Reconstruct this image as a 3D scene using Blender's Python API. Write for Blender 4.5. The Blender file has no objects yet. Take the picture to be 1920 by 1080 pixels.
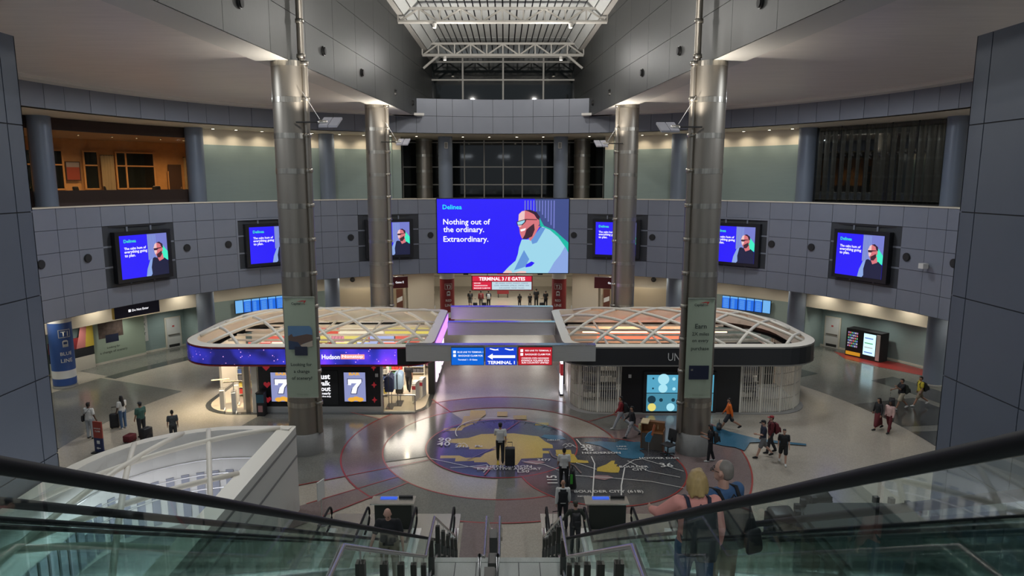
import bpy, bmesh, math, random
from mathutils import Vector, Matrix
random.seed(7)
PI = math.pi
R_ = math.radians
SC = bpy.context.scene
COL = SC.collection

# ------------------------------------------------------------------ camera
cam = bpy.data.cameras.new('camera'); cam_o = bpy.data.objects.new('camera', cam); COL.objects.link(cam_o)
cam.sensor_width = 36.0; cam.lens = 24.0
cam.shift_x = (960 - 947) / 1920.0
cam.clip_end = 300
cam_o.location = (0.17, 0.0, 12.3)
cam_o.rotation_euler = (R_(90 - 8.88), 0, 0)
SC.camera = cam_o
# ------------------------------------------------------------------ world, exposure
SC.view_settings.view_transform = 'Standard'
SC.view_settings.look = 'None'
SC.view_settings.gamma = 1.0
SC.view_settings.use_curve_mapping = False
SC.view_settings.exposure = 0.0
w = bpy.data.worlds.new('night'); SC.world = w; w.use_nodes = True  # even fill, stands in for the lit concourse behind the camera
bg = w.node_tree.nodes['Background']
bg.inputs[0].default_value = (0.80, 0.90, 1.0, 1); bg.inputs[1].default_value = 0.30


def lamp(kind, name, loc, power, color=(1, 1, 1), size=1.0, sizey=None, rot=(0, 0, 0), spot=None, blend=0.6, target=None):
    l = bpy.data.lights.new(name, kind); l.energy = power; l.color = color
    if kind == 'AREA':
        l.size = size
        if sizey: l.shape = 'RECTANGLE'; l.size_y = sizey
    else:
        l.shadow_soft_size = size
    if kind == 'SPOT':
        l.spot_size = R_(spot or 90); l.spot_blend = blend
    o = bpy.data.objects.new(name, l); COL.objects.link(o); o.location = loc
    if target is not None:
        o.rotation_euler = (Vector(target) - Vector(loc)).to_track_quat('-Z', 'Y').to_euler()
    else:
        o.rotation_euler = rot
    return o


COOL = (0.86, 0.93, 1.0); WARM = (1.0, 0.87, 0.66); WARM2 = (1.0, 0.80, 0.50)
# unseen fill lamps, added under the soffits for general ambient light
for sx in (-1, 1):
    for y in (14.0, 27.0, 40.0):
        lamp('AREA', 'soffit_fill', (sx * 14.5, y, 17.1), 640, COOL, 2.0)
for y in (24.0, 36.0, 48.0):
    for x in (-3.2, 3.2): lamp('POINT', 'roof_fill', (x, y, 20.6), 560, (1, .97, .92), .12)  # fill points in mid-air, added to lift the roof and clerestory
for x in (-7, 0, 7): lamp('AREA', 'landing_fill', (x, -3.0, 16.9), 260, COOL, 2.0)  # unseen fill behind the camera, added to brighten the escalator sides

# ------------------------------------------------------------------ materials
MATS = {}


def mat(name, col, rough=0.5, metal=0.0, noise=0.0, scale=8.0, bump=0.0, spec=0.5, stretch=None, emit=None, estr=0.0, coat=0.0):
    if name in MATS: return MATS[name]
    m = bpy.data.materials.new(name); m.use_nodes = True; MATS[name] = m
    nt = m.node_tree; b = nt.nodes['Principled BSDF']
    c = (*col, 1)
    b.inputs['Base Color'].default_value = c
    b.inputs['Roughness'].default_value = rough
    b.inputs['Metallic'].default_value = metal
    b.inputs['Specular IOR Level'].default_value = spec
    if coat: b.inputs['Coat Weight'].default_value = coat; b.inputs['Coat Roughness'].default_value = .08
    if emit:
        b.inputs['Emission Color'].default_value = (*emit, 1); b.inputs['Emission Strength'].default_value = estr
    if noise or bump:
        tc = nt.nodes.new('ShaderNodeTexCoord'); n = nt.nodes.new('ShaderNodeTexNoise')
        n.inputs['Scale'].default_value = scale; n.inputs['Detail'].default_value = 4
        src = tc.outputs['Object']
        if stretch:
            mp = nt.nodes.new('ShaderNodeMapping'); mp.inputs['Scale'].default_value = stretch
            nt.links.new(src, mp.inputs['Vector']); src = mp.outputs[0]
        nt.links.new(src, n.inputs['Vector'])
        if noise:
            mx = nt.nodes.new('ShaderNodeMix'); mx.data_type = 'RGBA'
            mx.inputs['A'].default_value = (*[max(0, k * (1 - noise)) for k in col], 1)
            mx.inputs['B'].default_value = (*[min(1, k * (1 + noise)) for k in col], 1)
            nt.links.new(n.outputs['Fac'], mx.inputs['Factor']); nt.links.new(mx.outputs['Result'], b.inputs['Base Color'])
        if bump:
            bp = nt.nodes.new('ShaderNodeBump'); bp.inputs['Strength'].default_value = bump; bp.inputs['Distance'].default_value = .02
            nt.links.new(n.outputs['Fac'], bp.inputs['Height']); nt.links.new(bp.outputs[0], b.inputs['Normal'])
    return m


def glow(name, col, s=1.0):
    if name in MATS: return MATS[name]
    m = bpy.data.materials.new(name); m.use_nodes = True; MATS[name] = m
    nt = m.node_tree; b = nt.nodes['Principled BSDF']
    b.inputs['Base Color'].default_value = (0.01, 0.01, 0.01, 1); b.inputs['Roughness'].default_value = .35
    b.inputs['Emission Color'].default_value = (*col, 1); b.inputs['Emission Strength'].default_value = s
    return m


def glass(name, tint, gloss=0.08, rough=0.02, k=.2):
    if name in MATS: return MATS[name]
    m = bpy.data.materials.new(name); m.use_nodes = True; MATS[name] = m
    nt = m.node_tree; nt.nodes.clear()
    out = nt.nodes.new('ShaderNodeOutputMaterial'); tr = nt.nodes.new('ShaderNodeBsdfTransparent'); gl = nt.nodes.new('ShaderNodeBsdfGlossy')
    tr.inputs[0].default_value = (*tint, 1); gl.inputs['Roughness'].default_value = rough; gl.inputs[0].default_value = (.95, 1, .98, 1)
    lw = nt.nodes.new('ShaderNodeLayerWeight'); lw.inputs['Blend'].default_value = .25
    ma = nt.nodes.new('ShaderNodeMath'); ma.operation = 'MULTIPLY_ADD'; ma.inputs[1].default_value = k; ma.inputs[2].default_value = gloss; ma.use_clamp = True
    mx = nt.nodes.new('ShaderNodeMixShader')
    nt.links.new(lw.outputs['Fresnel'], ma.inputs[0]); nt.links.new(ma.outputs[0], mx.inputs[0])
    nt.links.new(tr.outputs[0], mx.inputs[1]); nt.links.new(gl.outputs[0], mx.inputs[2]); nt.links.new(mx.outputs[0], out.inputs[0])
    return m


def led_mat():
    m = bpy.data.materials.new('led_starfield'); m.use_nodes = True
    nt = m.node_tree; b = nt.nodes['Principled BSDF']; b.inputs['Base Color'].default_value = (.01, .01, .01, 1)
    tc = nt.nodes.new('ShaderNodeTexCoord'); n = nt.nodes.new('ShaderNodeTexNoise'); n.inputs['Scale'].default_value = .42; n.inputs['Detail'].default_value = 2
    v = nt.nodes.new('ShaderNodeTexVoronoi'); v.inputs['Scale'].default_value = 4.5
    cr = nt.nodes.new('ShaderNodeValToRGB'); e = cr.color_ramp.elements
    e[0].position = .46; e[0].color = (.006, .006, .07, 1); e[1].position = .70; e[1].color = (.09, .03, .55, 1)
    k = e.new(.57); k.color = (.02, .02, .30, 1); k = e.new(.80); k.color = (.25, .04, .65, 1)
    st = nt.nodes.new('ShaderNodeValToRGB'); s = st.color_ramp.elements; s[0].position = .05; s[0].color = (1, .5, .9, 1); s[1].position = .16; s[1].color = (0, 0, 0, 1)
    ad = nt.nodes.new('ShaderNodeMix'); ad.data_type = 'RGBA'; ad.blend_type = 'ADD'; ad.inputs['Factor'].default_value = .6
    nt.links.new(tc.outputs['Object'], n.inputs['Vector']); nt.links.new(tc.outputs['Object'], v.inputs['Vector'])
    nt.links.new(n.outputs['Fac'], cr.inputs[0]); nt.links.new(v.outputs['Distance'], st.inputs[0])
    nt.links.new(cr.outputs[0], ad.inputs['A']); nt.links.new(st.outputs[0], ad.inputs['B'])
    nt.links.new(ad.outputs['Result'], b.inputs['Emission Color']); b.inputs['Emission Strength'].default_value = 1.9
    return m


def tiles_floor_mat(name, c1, c2, rough):
    """polished terrazzo: fine chips over a faint cloudy tone"""
    m = bpy.data.materials.new(name); m.use_nodes = True; MATS[name] = m
    nt = m.node_tree; b = nt.nodes['Principled BSDF']
    tc = nt.nodes.new('ShaderNodeTexCoord'); v = nt.nodes.new('ShaderNodeTexVoronoi'); v.inputs['Scale'].default_value = 28
    n = nt.nodes.new('ShaderNodeTexNoise'); n.inputs['Scale'].default_value = .5; n.inputs['Detail'].default_value = 5
    mx = nt.nodes.new('ShaderNodeMix'); mx.data_type = 'RGBA'; mx.inputs['A'].default_value = (*c1, 1); mx.inputs['B'].default_value = (*c2, 1)
    m2 = nt.nodes.new('ShaderNodeMath'); m2.operation = 'MULTIPLY_ADD'; m2.inputs[1].default_value = .5; m2.inputs[2].default_value = .0
    ad = nt.nodes.new('ShaderNodeMath'); ad.operation = 'MULTIPLY_ADD'; ad.inputs[1].default_value = .6
    nt.links.new(tc.outputs['Object'], v.inputs['Vector']); nt.links.new(tc.outputs['Object'], n.inputs['Vector'])
    sp = nt.nodes.new('ShaderNodeSeparateColor'); nt.links.new(v.outputs['Color'], sp.inputs[0])
    nt.links.new(sp.outputs[0], m2.inputs[0]); nt.links.new(n.outputs['Fac'], ad.inputs[0]); nt.links.new(m2.outputs[0], ad.inputs[2])
    nt.links.new(ad.outputs[0], mx.inputs['Factor']); nt.links.new(mx.outputs['Result'], b.inputs['Base Color'])
    b.inputs['Roughness'].default_value = rough; b.inputs['Specular IOR Level'].default_value = .55
    return m


M = {
    'floor': tiles_floor_mat('terrazzo_beige', (.265, .235, .192), (.43, .385, .315), .20),
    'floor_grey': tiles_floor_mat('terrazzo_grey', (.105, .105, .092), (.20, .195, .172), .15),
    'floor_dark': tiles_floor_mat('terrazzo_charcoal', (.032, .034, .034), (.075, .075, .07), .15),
    'mauve': tiles_floor_mat('terrazzo_mauve', (.135, .10, .095), (.235, .175, .165), .17),
    'map_dark': tiles_floor_mat('terrazzo_map', (.035, .036, .042), (.08, .08, .085), .16),
    'map_violet': tiles_floor_mat('terrazzo_violet', (.05, .048, .062), (.10, .095, .11), .16),
    'red_line': mat('red_strip', (.30, .035, .03), .3),
    'yellow': tiles_floor_mat('terrazzo_yellow', (.40, .28, .04), (.55, .40, .08), .2),
    'lake': tiles_floor_mat('terrazzo_blue', (.03, .105, .17), (.055, .16, .24), .2),
    'pink': mat('terrazzo_pink', (.30, .19, .19), .2, noise=.2, scale=30),
    'letter': mat('floor_letter', (.62, .60, .56), .35),
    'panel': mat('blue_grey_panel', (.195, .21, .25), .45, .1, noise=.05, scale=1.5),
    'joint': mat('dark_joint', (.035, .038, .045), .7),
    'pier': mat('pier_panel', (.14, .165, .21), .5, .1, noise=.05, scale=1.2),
    'clere': mat('dark_clerestory_panel', (.040, .042, .041), .5, .1, noise=.12, scale=3, stretch=(.3, 3, 1)),
    'soffit': mat('metallic_soffit', (.74, .68, .63), .40, .2, noise=.12, scale=2.2, bump=.12, stretch=(.25, 2.2, 1)),
    'white': mat('white_paint', (.62, .60, .56), .5),
    'white2': mat('cream_plaster', (.66, .60, .49), .6),
    'ivory': mat('ivory_steel', (.72, .67, .57), .4),
    'green': mat('sage_wall', (.27, .34, .32), .55, noise=.05, scale=2, bump=.12, stretch=(.4, .4, 5)),
    'steel': mat('brushed_steel', (.31, .28, .24), .42, .85, noise=.08, scale=4, stretch=(1, 1, .2)),
    'steel2': mat('satin_steel', (.70, .70, .69), .45, .9, noise=.15, scale=10, stretch=(.15, 1, 6)),
    'chrome': mat('polished_band', (.42, .39, .34), .28, .9, noise=.75, scale=9, stretch=(1, 1, .05)),  # strong noise paints bright segment highlights into the ring colour
    'rail': mat('stainless_rail', (.62, .60, .56), .25, .9),
    'darkmetal': mat('dark_metal', (.05, .05, .05), .4, .6),
    'black': mat('black_panel', (.012, .012, .014), .3),
    'matteblack': mat('matte_black', (.015, .015, .016), .7),
    'rubber': mat('black_rubber', (.008, .008, .009), .55, spec=.15),
    'truss': mat('painted_truss', (.52, .50, .46), .5),
    'deck': mat('roof_deck', (.58, .59, .57), .45, .2, noise=.06, scale=2),
    'bluecol': mat('blue_grey_column', (.20, .235, .30), .4, .1),
    'plinth': mat('grey_plinth', (.22, .215, .20), .5, noise=.1, scale=10),
    'glass_dark': mat('night_glass', (.008, .011, .012), .05, 0, spec=.7),
    'glass_green': glass('green_glass', (.85, .92, .905), .02, k=.16),
    'glass_clear': glass('clear_glass', (.86, .93, .91), .06),
    'glass_lounge': glass('lounge_glass', (.84, .82, .78), .01, k=.06),
    'glass_curtain': glass('smoked_glass', (.30, .31, .30), .10),
    'granite': mat('pale_granite', (.36, .38, .35), .4, noise=.22, scale=40),
    'red_sign': mat('maroon_sign', (.17, .018, .022), .4),
    'banner': mat('sage_banner', (.33, .385, .29), .7),
    'banner_ink': mat('dark_ink', (.035, .045, .04), .7),
    'wood': mat('desk_wood', (.20, .085, .03), .4, noise=.25, scale=5, stretch=(1, 1, 8)),
    'pale': mat('pale_timber', (.62, .50, .30), .5),
    'curtain': mat('dark_curtain', (.10, .105, .09), .85),
    'lounge_wall': mat('lounge_timber', (.55, .30, .12), .5, noise=.2, scale=3),
    'lounge_dark': mat('lounge_brown', (.055, .03, .025), .6),
    'blue_wrap': mat('blue_wrap', (.035, .09, .30), .4),
    'red_wrap': mat('red_wrap', (.22, .022, .025), .4),
    'white_ink': mat('white_print', (.72, .72, .70), .5),
    'lamp_on': glow('lamp_disc', (1, .90, .72), 14.0),
    'skin1': mat('skin_light', (.52, .30, .22), .5), 'skin2': mat('skin_tan', (.36, .19, .12), .5), 'skin3': mat('skin_brown', (.10, .05, .032), .5),
}
LED = led_mat()

# ------------------------------------------------------------------ mesh helpers


class MB:
    def __init__(s): s.v = []; s.f = []

    def quad(s, *p):
        i = len(s.v); s.v += [tuple(q) for q in p]; s.f.append(tuple(range(i, i + len(p)))); return s

    def box(s, x0, x1, y0, y1, z0, z1):
        i = len(s.v)
        s.v += [(x0, y0, z0), (x1, y0, z0), (x1, y1, z0), (x0, y1, z0), (x0, y0, z1), (x1, y0, z1), (x1, y1, z1), (x0, y1, z1)]
        s.f += [tuple(i + k for k in q) for q in ((0, 3, 2, 1), (4, 5, 6, 7), (0, 1, 5, 4), (1, 2, 6, 5), (2, 3, 7, 6), (3, 0, 4, 7))]
        return s

    def cbox(s, c, d): return s.box(c[0] - d[0] / 2, c[0] + d[0] / 2, c[1] - d[1] / 2, c[1] + d[1] / 2, c[2] - d[2] / 2, c[2] + d[2] / 2)

    def prism(s, pts, z0, z1):
        i = len(s.v); n = len(pts)
        s.v += [(p[0], p[1], z0) for p in pts] + [(p[0], p[1], z1) for p in pts]
        s.f.append(tuple(range(i + n - 1, i - 1, -1))); s.f.append(tuple(range(i + n, i + 2 * n)))
        for k in range(n):
            j = (k + 1) % n; s.f.append((i + k, i + j, i + n + j, i + n + k))
        return s

    def plate(s, pts, y0, y1):
        """outline in the xz plane, thickness along y"""
        i = len(s.v); n = len(pts)
        s.v += [(p[0], y0, p[1]) for p in pts] + [(p[0], y1, p[1]) for p in pts]
        s.f.append(tuple(range(i, i + n))); s.f.append(tuple(range(i + 2 * n - 1, i + n - 1, -1)))
        for k in range(n):
            j = (k + 1) % n; s.f.append((i + k, i + n + k, i + n + j, i + j))
        return s

    def flat(s, pts, z):
        i = len(s.v); s.v += [(p[0], p[1], z) for p in pts]; s.f.append(tuple(range(i, i + len(pts)))); return s

    def strip(s, a, b):
        i = len(s.v); n = len(a); s.v += [tuple(p) for p in a] + [tuple(p) for p in b]
        for k in range(n - 1): s.f.append((i + k, i + k + 1, i + n + k + 1, i + n + k))
        return s

    def lathe(s, prof, n=24, c=(0, 0)):
        i = len(s.v); m = len(prof)
        for k in range(n):
            a = 2 * PI * k / n
            for r, z in prof: s.v.append((c[0] + r * math.cos(a), c[1] + r * math.sin(a), z))
        for k in range(n):
            j = (k + 1) % n
            for q in range(m - 1): s.f.append((i + k * m + q, i + j * m + q, i + j * m + q + 1, i + k * m + q + 1))
        return s

    def tube(s, pts, r, n=8, cap=True, closed=False, flat=1.0):
        pts = [Vector(p) for p in pts]; i = len(s.v); m = len(pts)
        for k, p in enumerate(pts):
            if closed: t = pts[(k + 1) % m] - pts[k - 1]
            else: t = pts[min(k + 1, m - 1)] - pts[max(k - 1, 0)]
            t.normalize(); up = Vector((0, 0, 1)) if abs(t.z) < .95 else Vector((0, 1, 0))
            a = t.cross(up).normalized(); b = a.cross(t).normalized()
            for q in range(n):
                g = 2 * PI * q / n + PI / n; w_ = p + a * (r * math.cos(g)) + b * (r * flat * math.sin(g)); s.v.append(tuple(w_))
        for k in range(m if closed else m - 1):
            j = (k + 1) % m
            for q in range(n): s.f.append((i + k * n + q, i + k * n + (q + 1) % n, i + j * n + (q + 1) % n, i + j * n + q))
        if cap and not closed:
            s.f.append(tuple(range(i + n - 1, i - 1, -1))); s.f.append(tuple(range(i + (m - 1) * n, i + m * n)))
        return s

    def ball(s, c, r, n=10, m=7):
        if not hasattr(r, '__len__'): r = (r, r, r)
        i = len(s.v); s.v.append((c[0], c[1], c[2] - r[2]))
        for a in range(1, m):
            t = PI * a / m
            for b in range(n):
                g = 2 * PI * b / n; s.v.append((c[0] + r[0] * math.sin(t) * math.cos(g), c[1] + r[1] * math.sin(t) * math.sin(g), c[2] - r[2] * math.cos(t)))
        s.v.append((c[0], c[1], c[2] + r[2])); l = len(s.v) - 1
        for b in range(n):
            s.f.append((i, i + 1 + (b + 1) % n, i + 1 + b)); s.f.append((l, l - n + b, l - n + (b + 1) % n))
        for a in range(m - 2):
            for b in range(n):
                p = i + 1 + a * n; s.f.append((p + b, p + (b + 1) % n, p + n + (b + 1) % n, p + n + b))
        return s

    def hull(s, *balls):
        """convex hull of ellipsoids (centre, radii): one tapering limb piece"""
        t = MB()
        for c, r in balls: t.ball(c, r, 10, 7)
        bm = bmesh.new()
        for p in t.v: bm.verts.new(p)
        res = bmesh.ops.convex_hull(bm, input=bm.verts[:])
        bmesh.ops.delete(bm, geom=list({g for g in res['geom_interior'] + res['geom_unused'] if isinstance(g, bmesh.types.BMVert) and g.is_valid}), context='VERTS')
        bm.verts.index_update(); i = len(s.v)
        s.v += [tuple(p.co) for p in bm.verts]
        s.f += [tuple(i + q.index for q in f.verts) for f in bm.faces]
        bm.free(); return s

    def data(s, name, m, smooth=False):
        me = bpy.data.meshes.new(name); me.from_pydata(s.v, [], s.f); me.update()
        if m is not None: me.materials.append(m)
        if smooth: me.polygons.foreach_set('use_smooth', [True] * len(me.polygons))
        return me

    def obj(s, name, m, parent=None, smooth=False, world=False, **kw):
        o = bpy.data.objects.new(name, s.data(name, m, smooth)); COL.objects.link(o)
        if parent is not None:
            o.parent = parent
            if world: o.matrix_parent_inverse = wmat(parent).inverted()
        tag(o, **kw); return o


def wmat(o):
    mx = o.matrix_basis.copy()
    if o.parent: mx = wmat(o.parent) @ o.matrix_parent_inverse @ mx
    return mx


def tag(o, label=None, cat=None, group=None, kind=None):
    if label: o['label'] = label
    if cat: o['category'] = cat
    if group: o['group'] = group
    if kind: o['kind'] = kind
    return o


def thing(name, label, cat, loc=(0, 0, 0), rz=0.0, group=None, kind=None):
    o = bpy.data.objects.new(name, None); COL.objects.link(o); o.location = loc; o.rotation_euler = (0, 0, rz)
    o.empty_display_size = .2
    return tag(o, label, cat, group, kind)


def inst(name, me, parent=None, loc=(0, 0, 0), rz=0.0, **kw):
    o = bpy.data.objects.new(name, me); COL.objects.link(o); o.parent = parent; o.location = loc; o.rotation_euler = (0, 0, rz)
    return tag(o, **kw)


CY = 31.0   # centre of the round hall lies at (0, 31)


def pol(a, r, z=0.0): return (r * math.sin(R_(a)), CY + r * math.cos(R_(a)), z)


def polthing(name, label, cat, a, r, z, **kw): return thing(name, label, cat, pol(a, r, z), -R_(a), **kw)


def ring_strip(mb, a0, a1, r0, z0, r1, z1, step=2.0):
    n = max(2, int(abs(a1 - a0) / step) + 1)
    A = [a0 + (a1 - a0) * k / (n - 1) for k in range(n)]
    return mb.strip([pol(a, r0, z0) for a in A], [pol(a, r1, z1) for a in A])


NTH = ('first second third fourth fifth sixth seventh eighth ninth tenth eleventh twelfth thirteenth fourteenth fifteenth sixteenth seventeenth eighteenth nineteenth twentieth').split()
NTH += ['twenty-' + q for q in NTH[:9]] + ['thirtieth']


def text(body, m, parent, origin=(0, 0, 0), width=None, height=None, plane='xz', align='CENTER', bold=.0, name='lettering', rot=0.0, world=False, line=1.0):
    """flat lettering; xz faces -y, xy lies on the floor"""
    c = bpy.data.curves.new('t', 'FONT'); c.body = body; c.align_x = align; c.align_y = 'CENTER'; c.size = 1; c.resolution_u = 2; c.offset = bold; c.space_line = line
    o = bpy.data.objects.new('t', c)
    me = bpy.data.meshes.new_from_object(o)
    bpy.data.objects.remove(o); bpy.data.curves.remove(c)
    if not len(me.vertices): return None
    xs = [v.co.x for v in me.vertices]; ys = [v.co.y for v in me.vertices]
    wx = max(xs) - min(xs); wy = max(ys) - min(ys)
    sx = sy = 1.0
    if width: sx = sy = width / wx
    if height:
        sy = height / wy
        if not width: sx = sy
    oy = (max(ys) + min(ys)) / 2; ox = {'CENTER': (max(xs) + min(xs)) / 2, 'LEFT': min(xs), 'RIGHT': max(xs)}[align]
    cr, sr = math.cos(rot), math.sin(rot)
    for v in me.vertices:
        x = (v.co.x - ox) * sx; y = (v.co.y - oy) * sy
        x, y = x * cr - y * sr, x * sr + y * cr
        v.co = (origin[0] + x, origin[1], origin[2] + y) if plane == 'xz' else (origin[0] + x, origin[1] + y, origin[2])
    me.materials.clear(); me.materials.append(m); me.name = name
    ob = bpy.data.objects.new(name, me); COL.objects.link(ob); ob.parent = parent
    if world and parent is not None: ob.matrix_parent_inverse = wmat(parent).inverted()
    return ob


def arc(cx, cy, r, a0, a1, n=24):
    return [(cx + r * math.cos(R_(a0 + (a1 - a0) * k / n)), cy + r * math.sin(R_(a0 + (a1 - a0) * k / n))) for k in range(n + 1)]


def annulus(mb, cx, cy, r0, r1, a0, a1, z, n=40):
    p, q = arc(cx, cy, r0, a0, a1, n), arc(cx, cy, r1, a0, a1, n)
    return mb.strip([(x, y, z) for x, y in q], [(x, y, z) for x, y in p])

# ================================================================== THE SETTING
# ---- floor with inlaid terrazzo
floor = MB().quad((-46, -4, 0), (46, -4, 0), (46, 92, 0), (-46, 92, 0)).obj('floor', M['floor'], kind='structure', label='polished beige terrazzo floor of the round hall')
FZ = [0.003]


def inlay(name, mb_fn, m, up=True):
    mb = MB(); mb_fn(mb, FZ[0]); FZ[0] += .0012
    return mb.obj(name, m, floor)


FCY = 30.55   # centre of the floor compass
# outer sectors of grey terrazzo beyond the beige ring (polar, angle from +y)


def sector(a0, a1, r0, r1):
    def f(mb, z):
        n = max(3, int(abs(a1 - a0) / 3)); A = [a0 + (a1 - a0) * k / n for k in range(n + 1)]
        mb.strip([pol(a, r1, z) for a in A], [pol(a, r0, z) for a in A])
    return f


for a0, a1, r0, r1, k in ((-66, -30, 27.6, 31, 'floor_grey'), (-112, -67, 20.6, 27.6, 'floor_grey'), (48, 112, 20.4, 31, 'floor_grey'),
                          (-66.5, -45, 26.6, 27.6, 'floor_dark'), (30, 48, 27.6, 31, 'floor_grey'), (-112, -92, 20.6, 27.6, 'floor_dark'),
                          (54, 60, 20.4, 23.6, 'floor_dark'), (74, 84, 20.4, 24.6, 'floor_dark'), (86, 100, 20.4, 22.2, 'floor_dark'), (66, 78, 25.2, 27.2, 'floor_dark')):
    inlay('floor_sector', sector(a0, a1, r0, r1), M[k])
inlay('red_floor_patch', lambda mb, z: mb.flat([(24.2, 48.6), (24.0, 46.6), (25.2, 44.4), (27.0, 42.2), (28.8, 41.2), (27.2, 45.4)], z), M['red_line'])
# mauve rings, grey ring, red strips around the compass
inlay('mauve_ring', lambda mb, z: annulus(mb, 0, FCY, 7.35, 11.1, -60, 36, z), M['mauve'])
inlay('mauve_ring', lambda mb, z: annulus(mb, 0, FCY, 5.5, 7.35, 0, 360, z, 80), M['mauve'])
inlay('grey_ring', lambda mb, z: annulus(mb, 0, FCY, 5.5, 7.35, 205, 268, z), M['floor_grey'])
inlay('grey_ring', lambda mb, z: annulus(mb, 0, FCY, 5.5, 7.35, 20, 60, z), M['floor_grey'])
inlay('grey_ring', lambda mb, z: annulus(mb, 0, FCY, 3.5, 5.5, 120, 200, z), M['floor_grey'])
inlay('grey_ring', lambda mb, z: annulus(mb, 0, FCY, 3.5, 5.5, 268, 330, z), M['floor_grey'])
inlay('grey_sector', lambda mb, z: annulus(mb, 0, FCY, 7.35, 13.5, 150, 207, z), M['floor_grey'])
inlay('mauve_sector', lambda mb, z: annulus(mb, 0, FCY, 7.35, 11.1, 218, 226, z), M['mauve'])
inlay('mauve_sector', lambda mb, z: mb.flat([(-1.35, 23.3), (-1.35, 20.6), (-.1, 20.6), (-.1, 23.25)], z), M['mauve'])
for r, a0, a1 in ((5.5, 0, 360), (7.35, 0, 360), (11.1, -60, 36)):
    inlay('red_strip', lambda mb, z: annulus(mb, 0, FCY, r - .035, r + .035, a0, a1, z, 90), M['red_line'])
for ang, r0, r1 in ((207, 3.6, 13), (218, 5.5, 9.5), (226, 5.5, 9.5), (150, 7.35, 13), (36, 5.5, 11.1), (120, 5.5, 8)):
    c, s = math.cos(R_(ang)), math.sin(R_(ang))
    inlay('red_strip', lambda mb, z: mb.flat([(c * r0 - s * .03, FCY + s * r0 + c * .03), (c * r1 - s * .03, FCY + s * r1 + c * .03), (c * r1 + s * .03, FCY + s * r1 - c * .03), (c * r0 + s * .03, FCY + s * r0 - c * .03)], z), M['red_line'])
# second map disc, then the compass disc
inlay('map_disc', lambda mb, z: mb.flat(arc(4.35, 28.05, 3.62, 0, 360, 64)[:-1], z), M['red_line'])
inlay('map_disc', lambda mb, z: mb.flat(arc(4.35, 28.05, 3.55, 0, 360, 64)[:-1], z), M['map_dark'])
inlay('compass_disc', lambda mb, z: mb.flat(arc(0, FCY, 3.57, 0, 360, 64)[:-1], z), M['red_line'])
inlay('compass_disc', lambda mb, z: mb.flat(arc(0, FCY, 3.5, 0, 360, 64)[:-1], z), M['map_violet'])
# yellow city blocks (stepped outlines)
Y1 = [(-2.05, 28.7), (-2.05, 29.05), (-2.75, 29.05), (-2.75, 29.35), (-1.9, 29.35), (-1.6, 29.1), (-.95, 29.15), (-.75, 29.6), (-.2, 30.1), (-1.5, 30.1), (-1.5, 30.35), (-2.1, 30.35), (-2.0, 30.8), (-2.5, 30.9), (-2.6, 31.3),
      (-1.6, 31.5), (-1.0, 32.0), (.6, 32.1), (1.8, 31.7), (2.1, 31.0), (2.4, 30.6), (2.4, 30.2), (1.9, 30.2), (1.9, 29.9), (2.2, 29.9), (2.2, 29.6), (1.9, 29.6), (1.85, 29.1), (.9, 29.0), (.7, 28.3), (-.5, 28.3), (-.65, 28.6), (-1.2, 28.6), (-1.2, 28.75)]
inlay('yellow_city', lambda mb, z: mb.flat(Y1, z), M['yellow'])
Y2 = [(-2.9, 32.4), (-2.9, 32.8), (-2.1, 32.9), (-2.0, 34.6), (-1.7, 34.6), (-1.7, 35.5), (-.9, 35.5), (-.85, 34.9), (-1.1, 34.3), (-1.3, 33.6), (-1.9, 32.9), (-2.0, 32.5)]
inlay('yellow_city', lambda mb, z: mb.flat(Y2, z), M['yellow'])
for x0, x1, y0, y1 in ((-.25, .3, 34.6, 35.3), (.6, 1.3, 34.1, 34.7), (1.7, 2.4, 33.2, 33.6), (2.5, 3.2, 29.5, 30.0), (2.7, 3.1, 29.2, 29.4)):
    inlay('yellow_city', lambda mb, z: mb.flat([(x0, y0), (x1, y0), (x1, y1), (x0, y1)], z), M['yellow'])
inlay('yellow_city', lambda mb, z: mb.flat([(2.45, 29.45), (2.7, 28.8), (3.1, 28.55), (3.85, 28.5), (3.85, 28.75), (3.4, 28.85), (3.3, 29.5)], z), M['yellow'])
inlay('yellow_city', lambda mb, z: mb.flat([(4.1, 27.65), (4.16, 28.0), (4.6, 28.35), (4.9, 28.75), (5.05, 28.75), (4.95, 28.4), (5.1, 28.35), (5.0, 28.15), (5.15, 28.1), (5.1, 27.8), (5.0, 27.5), (4.7, 27.5)], z), M['yellow'])
inlay('blue_lake', lambda mb, z: mb.flat([(3.9, 30.9), (4.7, 31.05), (5.4, 30.9), (5.75, 31.2), (6.0, 31.0), (6.9, 30.95), (7.1, 30.4), (6.75, 30.15), (6.35, 29.95), (6.5, 29.5), (6.4, 29.1), (5.9, 28.95), (5.4, 29.1), (5.2, 29.6), (4.9, 30.1), (4.6, 30.5)], z), M['lake'])
inlay('blue_lake', lambda mb, z: mb.flat([(9.9, 33.9), (10.6, 33.3), (11.3, 32.3), (12.3, 31.4), (14.4, 30.72), (14.3, 30.52), (12.5, 30.95), (11.8, 30.9), (11.2, 29.9), (10.9, 30.3), (10.4, 30.5), (9.9, 30.9), (10.2, 31.6), (9.6, 32.4), (9.7, 33.3)], z), M['lake'])
inlay('blue_lake', lambda mb, z: mb.flat([(1.9, 31.6), (2.1, 31.9), (2.9, 31.8), (3.1, 31.3), (2.4, 31.2)], z), M['lake'])
for x, y in ((1.45, 28.55), (-.75, 27.95), (4.2, 27.0)):
    inlay('pink_hill', lambda mb, z: mb.flat([(x - .5, y), (x - .2, y + .22), (x + .3, y + .2), (x + .5, y), (x + .1, y - .25)], z), M['pink'])


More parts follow.
